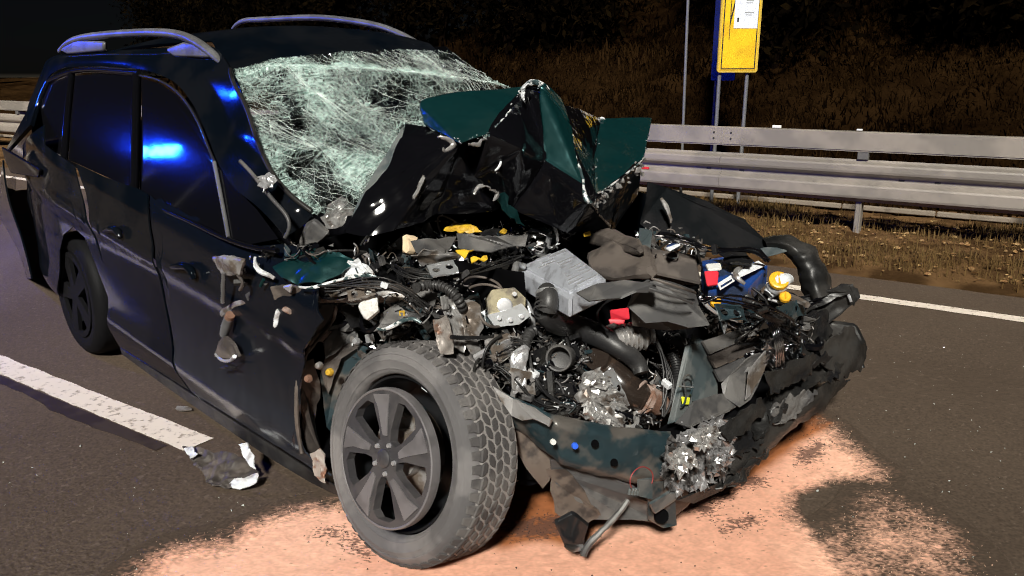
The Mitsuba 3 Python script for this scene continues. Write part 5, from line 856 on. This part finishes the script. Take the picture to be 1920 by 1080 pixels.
for k, p in enumerate(([(-0.181,-0.794,0.92),(-0.066,-0.76,0.9),(-0.011,-0.657,0.9),(-0.018,-0.512,0.9),(-0.004,-0.402,0.92)], [(0.18,-0.637,0.723),(0.2,-0.587,0.682),(0.24,-0.605,0.628),(0.28,-0.576,0.562),(0.34,-0.496,0.503)], [(0.552,-0.181,0.84),(0.621,-0.112,0.84),(0.671,-0.033,0.8),(0.54,0.474,0.656),(0.54,0.694,0.664)],
     [(0.46,0.015,0.709),(0.5,0.154,0.706),(0.57,0.253,0.661),(0.6,0.409,0.573)], [(-0.287,-1,0.87),(-0.202,-0.94,0.891),(-0.094,-0.9,0.896),(-0.071,-0.8,0.839),(-0.067,-0.7,0.75)], [(0.254,0.013,0.97),(0.341,0.046,0.95),(0.416,0.094,0.93),(0.478,0.197,0.92),(0.526,0.262,0.88)], [(0.16,-0.707,0.651),(0.2,-0.679,0.637),(0.26,-0.649,0.569),(0.33,-0.583,0.536)], [(0.34,-0.178,0.688),(0.38,-0.138,0.614),(0.42,-0.158,0.518),(0.44,-0.209,0.427)])):
    gk = np.random.default_rng(300+k); ws = []
    for w in range(5): ws.append(tube(A(p)+gk.normal(0, .006, (len(p), 3))+gk.normal(0, .004, 3), gk.uniform(.002, .0042), 6, 6))
    car('wiring_loom', cat_(ws), ('black_plastic', 'rubber', 'black_gloss')[k % 3], 60)
    q = A(p)[len(p)//2]; car('wiring_loom__connector', bx(q, (.035, .022, .018), .003, rotm(gk.normal(0, 1, 3), gk.uniform(0, 90))), ('grey_plastic', 'white_torn', 'black_plastic')[k % 3], 25)
for k, (p, r) in enumerate((([(0.14,-0.501,0.716),(0.16,-0.558,0.682),(0.2,-0.587,0.612),(0.25,-0.592,0.566)], .016), ([(0.34,-0.014,0.573),(0.38,-0.035,0.511),(0.42,-0.115,0.458)], .018), ([(-0.049,-0.816,0.88),(-0.028,-0.75,0.88),(0.021,-0.729,0.86),(0.017,-0.688,0.8)], .014), ([(0.609,-0.023,0.82),(0.648,0.05,0.76),(0.53,0.415,0.636)], .015))):
    n = 60; pp = A(p); t = np.linspace(0, 1, n); cc = np.c_[[np.interp(t, np.linspace(0, 1, len(pp)), pp[:, a]) for a in range(3)]].T
    cs = CubicSpline(np.linspace(0, 1, len(pp)), pp)(t); car('ribbed_hose', tube(cs, r*(1+.16*np.sign(np.sin(np.arange(n)*math.pi/2+.7))), 12, curve=False), 'rubber', 35)
for k, (p, h) in enumerate((([(0.22,-0.686,0.661),(0.24,-0.605,0.628),(0.26,-0.617,0.568),(0.23,-0.687,0.597)], .3), ([(0.36,-0.421,0.61),(0.36,-0.369,0.614),(0.4,-0.332,0.489),(0.4,-0.386,0.488)], .25), ([(0.643,-0.272,0.86),(0.694,-0.211,0.85),(0.692,-0.169,0.8),(0.67,-0.283,0.82)], .3), ([(-0.218,-0.95,0.865),(-0.149,-0.9,0.885),(-0.134,-0.9,0.86),(-0.207,-0.95,0.834)], .3), ([(-0.077,-0.75,0.93),(-0.042,-0.673,0.94),(0.013,-0.699,0.92),(-0.022,-0.771,0.91)], .3), ([(0.56,0.281,0.721),(0.56,0.464,0.713),(0.57,0.499,0.647),(0.57,0.3,0.661)], .3))):
    P_ = A(p); c = P_.mean(0); hs = []
    for o in (-.5, .5):
        hc = c+(P_[1]-P_[0])*o*.5; e1 = unit(P_[1]-P_[0]); e2 = unit(P_[3]-P_[0]); rr_ = .012
        hs.append([hc+rr_*(math.cos(a)*e1+math.sin(a)*e2) for a in np.linspace(0, 6.283, 13)[:-1]])
    car('bracket_plate', sheet(jag(P_, .02, .002, k), .005, .015, .01, 14, k, holes=hs), ('steel_dirty', 'steel', 'steel_dark')[k % 3], 25)
for k, p in enumerate(([(-0.063,-0.611,0.86),(-0.061,-0.531,0.86),(0.025,-0.53,0.84),(0.047,-0.586,0.82)], [(-0.019,-0.627,0.85),(-0.007,-0.558,0.85),(0.048,-0.529,0.83)], [(0.2,-0.587,0.629),(0.2,-0.657,0.597),(0.22,-0.631,0.543),(0.3,-0.574,0.532)], [(0.22,-0.383,0.58),(0.28,-0.345,0.513),(0.34,-0.334,0.444),(0.38,-0.314,0.413)],
     [(0.12,-0.703,0.639),(0.12,-0.68,0.702),(0.12,-0.623,0.723)], [(0.28,-0.552,0.558),(0.3,-0.475,0.531),(0.33,-0.405,0.49),(0.37,-0.4,0.446)], [(0.313,-0.32,0.82),(0.263,-0.335,0.76),(0.314,-0.343,0.72)], [(0.519,0.177,0.8),(0.587,0.17,0.74),(0.589,0.1,0.7),(0.54,0.325,0.578)], [(0.378,0.82,0.809),(0.4,0.82,0.724),(0.422,0.82,0.642)])):
    car('cable', tube(p, .0045 if k != 3 else .009, 7), 'black_plastic' if k not in (0, 1) else 'brown_plastic', 60)

g = np.random.default_rng(505); nk = []
for a, b in (('c', 'b'), ('t', 'B'), ('f', 'g'), ('g', 'h'), ('d', 'c'), ('a', 'e'), ('e', 'd'), ('n', 'k'), ('l', 'm')):
    for k in range(9):
        t = g.random(); p = A(HV[a])*(1-t)+A(HV[b])*t+g.normal(0, .004, 3)+[.004, -.003, .003]; nk.append(scrap(p, g, .002+.006*g.random()**2))
car('hood__paint_chip', cat_(nk), 'primer_edge', False, kind='stuff')

g = np.random.default_rng(808)
for k in range(11):                                    # torn skins left on the bumper
    a, b = g.uniform(.12, .9), g.uniform(.05, .8); i0 = min(int(b*43), 42)*110+min(int(a*109), 108); c = bv[i0]+A([.016, -.006, .0]); tu = unit(bv[i0+1]-bv[i0]); tw = unit(bv[min(i0+110, len(bv)-1)]-bv[i0]+A([1e-4, 0, 0])); r = g.uniform(.05, .11)
    pl_ = [c+tu*r*1.7*math.cos(q)*g.uniform(.5, 1)+tw*r*.6*math.sin(q)*g.uniform(.5, 1)+A([.01*g.normal(), 0, 0]) for q in np.linspace(0, 6.283, 9)[:-1]]
    plate(pl_, ('bumper_plastic', 'grey_plastic', 'black_plastic', 'bumper_plastic')[k % 4], 'bumper_scrap', .004, .022, 16, 60+k, .012, (.014, .006))

# ---- absorbent sand on the road: a thin raked heap that runs out into single grains
def pol(p): return Polygon([q[:2] for q in p])
S_IN = unary_union([pol([(-0.407,-1.686,0),(-0.599,-1.474,0),(-0.603,-1.351,0),(-0.464,-1.307,0),(-0.527,-1.162,0),(-0.516,-1.005,0),(-0.462,-0.864,0),(-0.264,-0.728,0),(-0.247,-0.383,0),(-0.252,-0.204,0),(0.042,-0.094,0),(0.209,0.194,0),(0.362,0.542,0),(0.304,1.136,0),(0.533,0.962,0),(0.633,0.812,0),(0.816,0.752,0),(0.764,0.628,0),(0.638,0.359,0),(0.642,0.229,0),(0.793,0.206,0),(0.92,0.087,0),(1.016,-0.055,0),(1.119,-0.225,0)])])
S_FAINT = pol([(0.758,0.593,0),(0.939,0.633,0),(1.136,0.525,0),(1.25,0.416,0),(1.244,0.328,0),(1.108,0.404,0),(0.927,0.514,0)]).union(pol([(0.806,-0.189,-0),(0.844,0.096,0),(0.885,0.525,0),(1.122,0.464,0),(1.292,0.376,0),(1.299,0.191,0),(0.993,-0.287,0)]))
S_BARE = unary_union([pol([(0.675,0.369,0),(0.758,0.593,0),(0.954,0.541,0),(1.08,0.289,0),(0.993,0.077,0),(0.841,0.183,0)])])
STAIN = unary_union([pol([(-0.234,-0.31,0),(-0.03,-0.166,0),(0.265,-0.274,0),(0.337,-0.475,0),(0.197,-0.528,0),(0.135,-0.678,0)]), pol([(0.396,0.202,0),(0.376,0.695,0),(0.348,1.207,0),(0.498,1.041,0),(0.471,0.79,0),(0.491,0.476,0),(0.481,0.174,0)]), pol([(0.331,0.511,0),(0.332,0.875,0),(0.388,1.177,0),(0.317,1.573,0),(0.333,1.798,-0),(0.468,1.527,0),(0.489,0.955,0),(0.451,0.597,0),(0.453,0.259,0),(0.418,0.058,0),(0.351,0.128,0)])])
SPECK = unary_union([pol([(0.519,0.599,0),(0.484,0.913,0),(0.589,0.837,0),(0.605,0.653,0),(0.586,0.509,0)]), pol([(0.568,-0.043,0),(0.602,0.112,0),(0.687,0.222,0),(0.662,0.004,0),(0.615,-0.088,0)]), pol([(0.446,-0.019,0),(0.432,0.296,0),(0.498,0.421,0),(0.553,0.359,0),(0.509,0.202,0),(0.537,-0.026,0)]), pol([(-0.41,-1.068,0),(-0.35,-0.938,0),(-0.104,-0.938,0),(-0.057,-1.013,0),(-0.279,-1.026,0)]), pol([(0.014,-0.549,0),(0.165,-0.3,0),(0.325,-0.378,0),(0.146,-0.602,0)])])
from scipy.ndimage import gaussian_filter
import shapely
STP = .0065; x0, y0, x1, y1 = S_IN.union(S_FAINT).buffer(.25).bounds
gx = np.arange(x0, x1, STP); gy = np.arange(y0, y1, STP); XX, YY = np.meshgrid(gx, gy); 
def msk(pg, s): return gaussian_filter(shapely.contains_xy(pg, XX.ravel(), YY.ravel()).reshape(XX.shape).astype(float), s/STP)
P3 = np.c_[XX.ravel(), YY.ravel(), 0*XX.ravel()]
n1_ = meshkit.fbm(P3*7, 5, 31).reshape(XX.shape); n2_ = meshkit.fbm(P3*40, 3, 32).reshape(XX.shape); n3_ = meshkit.noise(P3*110, 33).reshape(XX.shape)
m_ = np.maximum(msk(S_IN, .08)-.75*msk(S_BARE, .07), .34*msk(S_FAINT, .08)); st = msk(STAIN, .03); sk = msk(SPECK, .025)
wn_ = np.random.default_rng(6).random(XX.shape)
hh = m_+.34*(n1_-.5)+.26*(n2_-.5)+.62*(wn_-.5)*(1-.9*np.clip((m_-.55)/.35, 0, 1))
zs = np.where(m_ > .035, .0015+np.clip(hh-.45, 0, .6)*.012+.004*(n1_-.5)*np.clip(m_-.45, 0, 1)+.0022*(n3_-.5)*np.clip(m_-.2, 0, 1)+.003*(meshkit.fbm(P3*[5, 60, 1], 2, 35).reshape(XX.shape)-.5)*np.clip(m_-.4, 0, 1), -.006)
dryc, wet, oil = A([.84, .475, .335]), A([.34, .12, .045]), A([.085, .045, .035])
thin = np.clip((m_+.5*(n1_-.5)+.35*(n2_-.5)+.30*(wn_-.5)-.16)/.50, 0, 1); thin = (thin*np.clip((m_-.04)/.2, 0, 1))[..., None]
pat = meshkit.fbm(P3*3.2, 4, 55).reshape(XX.shape)
col = dryc*(1-.17*np.clip((pat-.42)*5, 0, 1)[..., None]*A([.6, 1, 1.1]))*(.84+.28*n2_[..., None])*(.90+.2*wn_[..., None])
w1 = np.clip(st*1.6-.15+.7*(n1_-.5), 0, 1)[..., None]; col = col*(1-w1)+wet*(.7+.6*n2_[..., None])*w1
w2 = (np.clip(sk*1.2-.35+1.6*(n1_-.5)+1.2*(n2_-.5), 0, .85)*sk > wn_*.8)[..., None]*.8; col = col*(1-w2)+oil*w2
w3 = ((n3_ > .93) & (n2_ > .55))[..., None]*.6; col = col*(1-w3)+oil*w3
col = col*thin+A([.067, .048, .035])*(.8+.4*wn_[..., None])*(1-thin)
i = np.arange(XX.size).reshape(XX.shape)
Fs = np.vstack([np.c_[i[:-1, :-1].ravel(), i[:-1, 1:].ravel(), i[1:, 1:].ravel()], np.c_[i[:-1, :-1].ravel(), i[1:, 1:].ravel(), i[1:, :-1].ravel()]])
keep = zs.ravel()[Fs].max(1) > -.002; Fs = Fs[keep]; us_, inv = np.unique(Fs, return_inverse=True)
scene['sand_grain'] = {'type': 'twosided', 'bsdf': {'type': 'principled', 'base_color': {'type': 'mesh_attribute', 'name': 'vertex_color'}, 'roughness': .95, 'specular': .2}}
add('absorbent_sand', mesh_(np.c_[XX.ravel(), YY.ravel(), zs.ravel()][us_], inv.reshape(-1, 3)), 'sand_grain', True, 'pinkish absorbent sand strewn and raked over the road under the wreck', 'sand', kind='stuff', color=col.reshape(-1, 3)[us_])
g = np.random.default_rng(41)
def grains(n, dens, smin, smax, z, flat=.6):
    p = np.c_[g.uniform(x0, x1, n), g.uniform(y0, y1, n)]; ix = np.clip(((p-[x0, y0])/STP).astype(int), 0, [len(gx)-1, len(gy)-1])
    ok = g.random(n) < dens[ix[:, 1], ix[:, 0]]; p = p[ok]; ix = ix[ok]; n = len(p); s = g.uniform(smin, smax, n)**1.0
    b = np.array([[1, 0, -.3], [-.5, .87, -.3], [-.5, -.87, -.3], [0, 0, 1.]]); a = g.uniform(0, 6.28, n); ca, sa = np.cos(a)[:, None], np.sin(a)[:, None]
    B = np.stack([b[:, 0]*ca-b[:, 1]*sa, b[:, 0]*sa+b[:, 1]*ca, np.tile(b[:, 2]*flat, (n, 1))], -1)*s[:, None, None]
    V = B+np.c_[p, np.maximum(zs[ix[:, 1], ix[:, 0]], 0)+z][:, None]; k = np.arange(n)[:, None]*4
    return mesh_(V.reshape(-1, 3), np.vstack([k+[0, 1, 3], k+[1, 2, 3], k+[2, 0, 3]]))
M('sand_crumb', (.62, .38, .27), .95)
ring = np.clip(np.maximum(np.clip((m_-.06)*2, 0, 1), .0)*(1-np.clip((hh-.45)*6, 0, 1)), 0, 1)
add('sand_grains', grains(90000, ring*.8, .0012, .0045, 0), 'sand_crumb', False, 'loose sand grains thinning out round the edge of the sand', 'sand', kind='stuff')
M('grit', (.035, .02, .017), .9)
add('dark_grit', grains(60000, np.clip(sk*.55+.012*(m_ > .3)+.5*np.clip(st-.2, 0, 1)*(n1_ > .5), 0, 1), .001, .0055, 0), 'grit', False, 'dark oily crumbs lying on the sand', 'grit', kind='stuff')

# ---- torn pieces on the road under the sill, chips, blue warning light
def debris(p, mat, name, label, cat, th=.004, amp=.012, fr=14, seed=0, j=(.02, .004), group=None, res=.012):
    k = add(name, sheet(jag(p, j[0], j[1], seed+9) if j else A(p), th, res, amp, fr, seed), mat, 25, label, cat, group); return k
debris([(-1.29,-1.085,0.02),(-1.183,-1.063,0.04),(-1.033,-1.025,0.07),(-0.913,-0.976,0.05),(-0.854,-0.974,0.03),(-0.838,-1.083,0.015),(-0.897,-1.142,0.015),(-1.054,-1.123,0.02)], 'brown_plastic', 'torn_liner', 'torn grey brown plastic wheel liner lying under the sill by the white line', 'debris', .005, .034, 17, 1)
debris([(-1.204,-1.112,0.05),(-1.176,-1.086,0.06),(-1.109,-1.099,0.06),(-1.114,-1.128,0.05)], 'white_torn', 'plastic_scrap', 'pale plastic scrap at the left tip of the torn liner', 'debris', .006, .01, 30, 2)
debris([(-0.956,-1.001,0.12),(-0.919,-0.979,0.13),(-0.84,-0.992,0.1),(-0.805,-1.009,0.07),(-0.854,-1.013,0.08)], 'white_torn', 'plastic_scrap', 'white plastic scrap standing up against the sill', 'debris', .006, .012, 30, 3)
debris([(-0.87,-1.092,0.015),(-0.846,-1.064,0.04),(-0.805,-1.002,0.05),(-0.775,-1.024,0.03),(-0.802,-1.08,0.015)], 'white_torn', 'plastic_scrap', 'white curled plastic scrap lying in front of the torn liner', 'debris', .006, .02, 24, 4)
debris([(-1.737,-0.918,0.012),(-1.702,-0.883,0.012),(-1.652,-0.885,0.012),(-1.687,-0.93,0.01)], 'steel_dirty', 'metal_scrap', 'small metal scrap on the road beside the sill', 'debris', .004, .004, 30, 5)
M('glass_crumb', (.42, .43, .40), .25, spec=.8)
g = np.random.default_rng(99); ms = []
def gp(px): return A(px)
ctrs = A([(-0.315,-0.829,0),(-1.113,-1.25,0),(0.909,0.772,0),(0.686,2.151,-0),(0.917,0.26,0),(0.536,0.23,0),(-0.487,-1.144,0)])
for k in range(520):
    c = ctrs[g.integers(len(ctrs))]; p = c[:2]+g.normal(0, .55, 2); s = g.uniform(.0018, .0055)*(1 if g.random() < .93 else 1.9)
    if p[0] < -.25 and p[1] > -1.0: continue
    n = 4; R = rotm(g.normal(0, 1, 3), g.uniform(0, 180)); v = g.normal(0, 1, (4, 3)); v /= np.linalg.norm(v, axis=1)[:, None]; V = v@R.T*s*[1, 1, .7]; V[:, 2] -= V[:, 2].min()-.0004
    zz_ = 0.
    ms.append(mesh_(V+[p[0], p[1], zz_], [[0, 1, 2], [0, 2, 3], [0, 3, 1], [1, 3, 2]]))
add('glass_crumbs', cat_(ms), 'glass_crumb', False, 'tiny glass and plastic crumbs scattered over the dark asphalt', 'debris', kind='stuff')
# warning light bar of the emergency vehicle behind the wreck, on its stand beside the road (mirrored in the side glass)
BL = A([-6.35, -2.30, 2.32]); bs = unit([1.07, .11, 0]); BD = unit(np.cross([0, 0, 1.], bs)); bm_ = frame(BL, BD, (0, 0, 1))
scene['blue_lens'] = {'type': 'diffuse', 'reflectance': rgb((.02, .04, .3))}
add('warning_light__housing', hullr([BL+bs*s*.62+A([0, 0, 1])*z-BD*d for s in (-1, 1) for z in (-.07, .07) for d in (.02, .14)], .015), 'black_plastic', 30)
for s in (-.50, -.1, .18, .42):
    k = add('warning_light__lamp', hullr([BL+bs*(s+a*.06)+A([0, 0, 1])*z+BD*.01 for a in (-1, 1) for z in (-.045, .045)], .012), 'blue_lens', False)
    scene[k]['emitter'] = {'type': 'area', 'radiance': {'type': 'rgb', 'value': [1.5, 18., 400.]}}
for q in ([-6.9, -1.95, .75], [-5.6, -2.15, 1.25], [-7.9, -2.0, 1.6], [-5.1, -2.3, 2.25], [-5.5, -2.2, .55]):  # added lights, put here to throw more blue on rails and flank
    k = add('warning_light__flasher', lathe([(0, .05), (.03, .045), (.045, .02), (.045, -.03), (0, -.03)], frame(q, (.9, .35, .1)), 16), 'blue_lens', 40)
    scene[k]['emitter'] = {'type': 'area', 'radiance': {'type': 'rgb', 'value': [1.5, 24., 520.]}}
    add('warning_light__flasher_stand', tube([[q[0]-.05, q[1]-.02, q[2]], [q[0]-.05, q[1]-.02, .01]], .015, 8, curve=False), 'rail_grey', 40)
add('warning_light__mast', tube([BL-BD*.08, [BL[0]-.08, BL[1], 1.5], [BL[0]-.08, BL[1], .35]], .03, 10, curve=False), 'rail_grey', 40)
for a in (0, 120, 240):
    add('warning_light__leg', tube([[BL[0]-.08, BL[1], .7], [BL[0]-.08+.55*math.cos(math.radians(a)), BL[1]+.55*math.sin(math.radians(a)), .02]], .018, 8), 'rail_grey', 40)
tag('warning_light', 'blue light bar on a tripod mast with added blue flashers on stands beside the road', 'warning light')
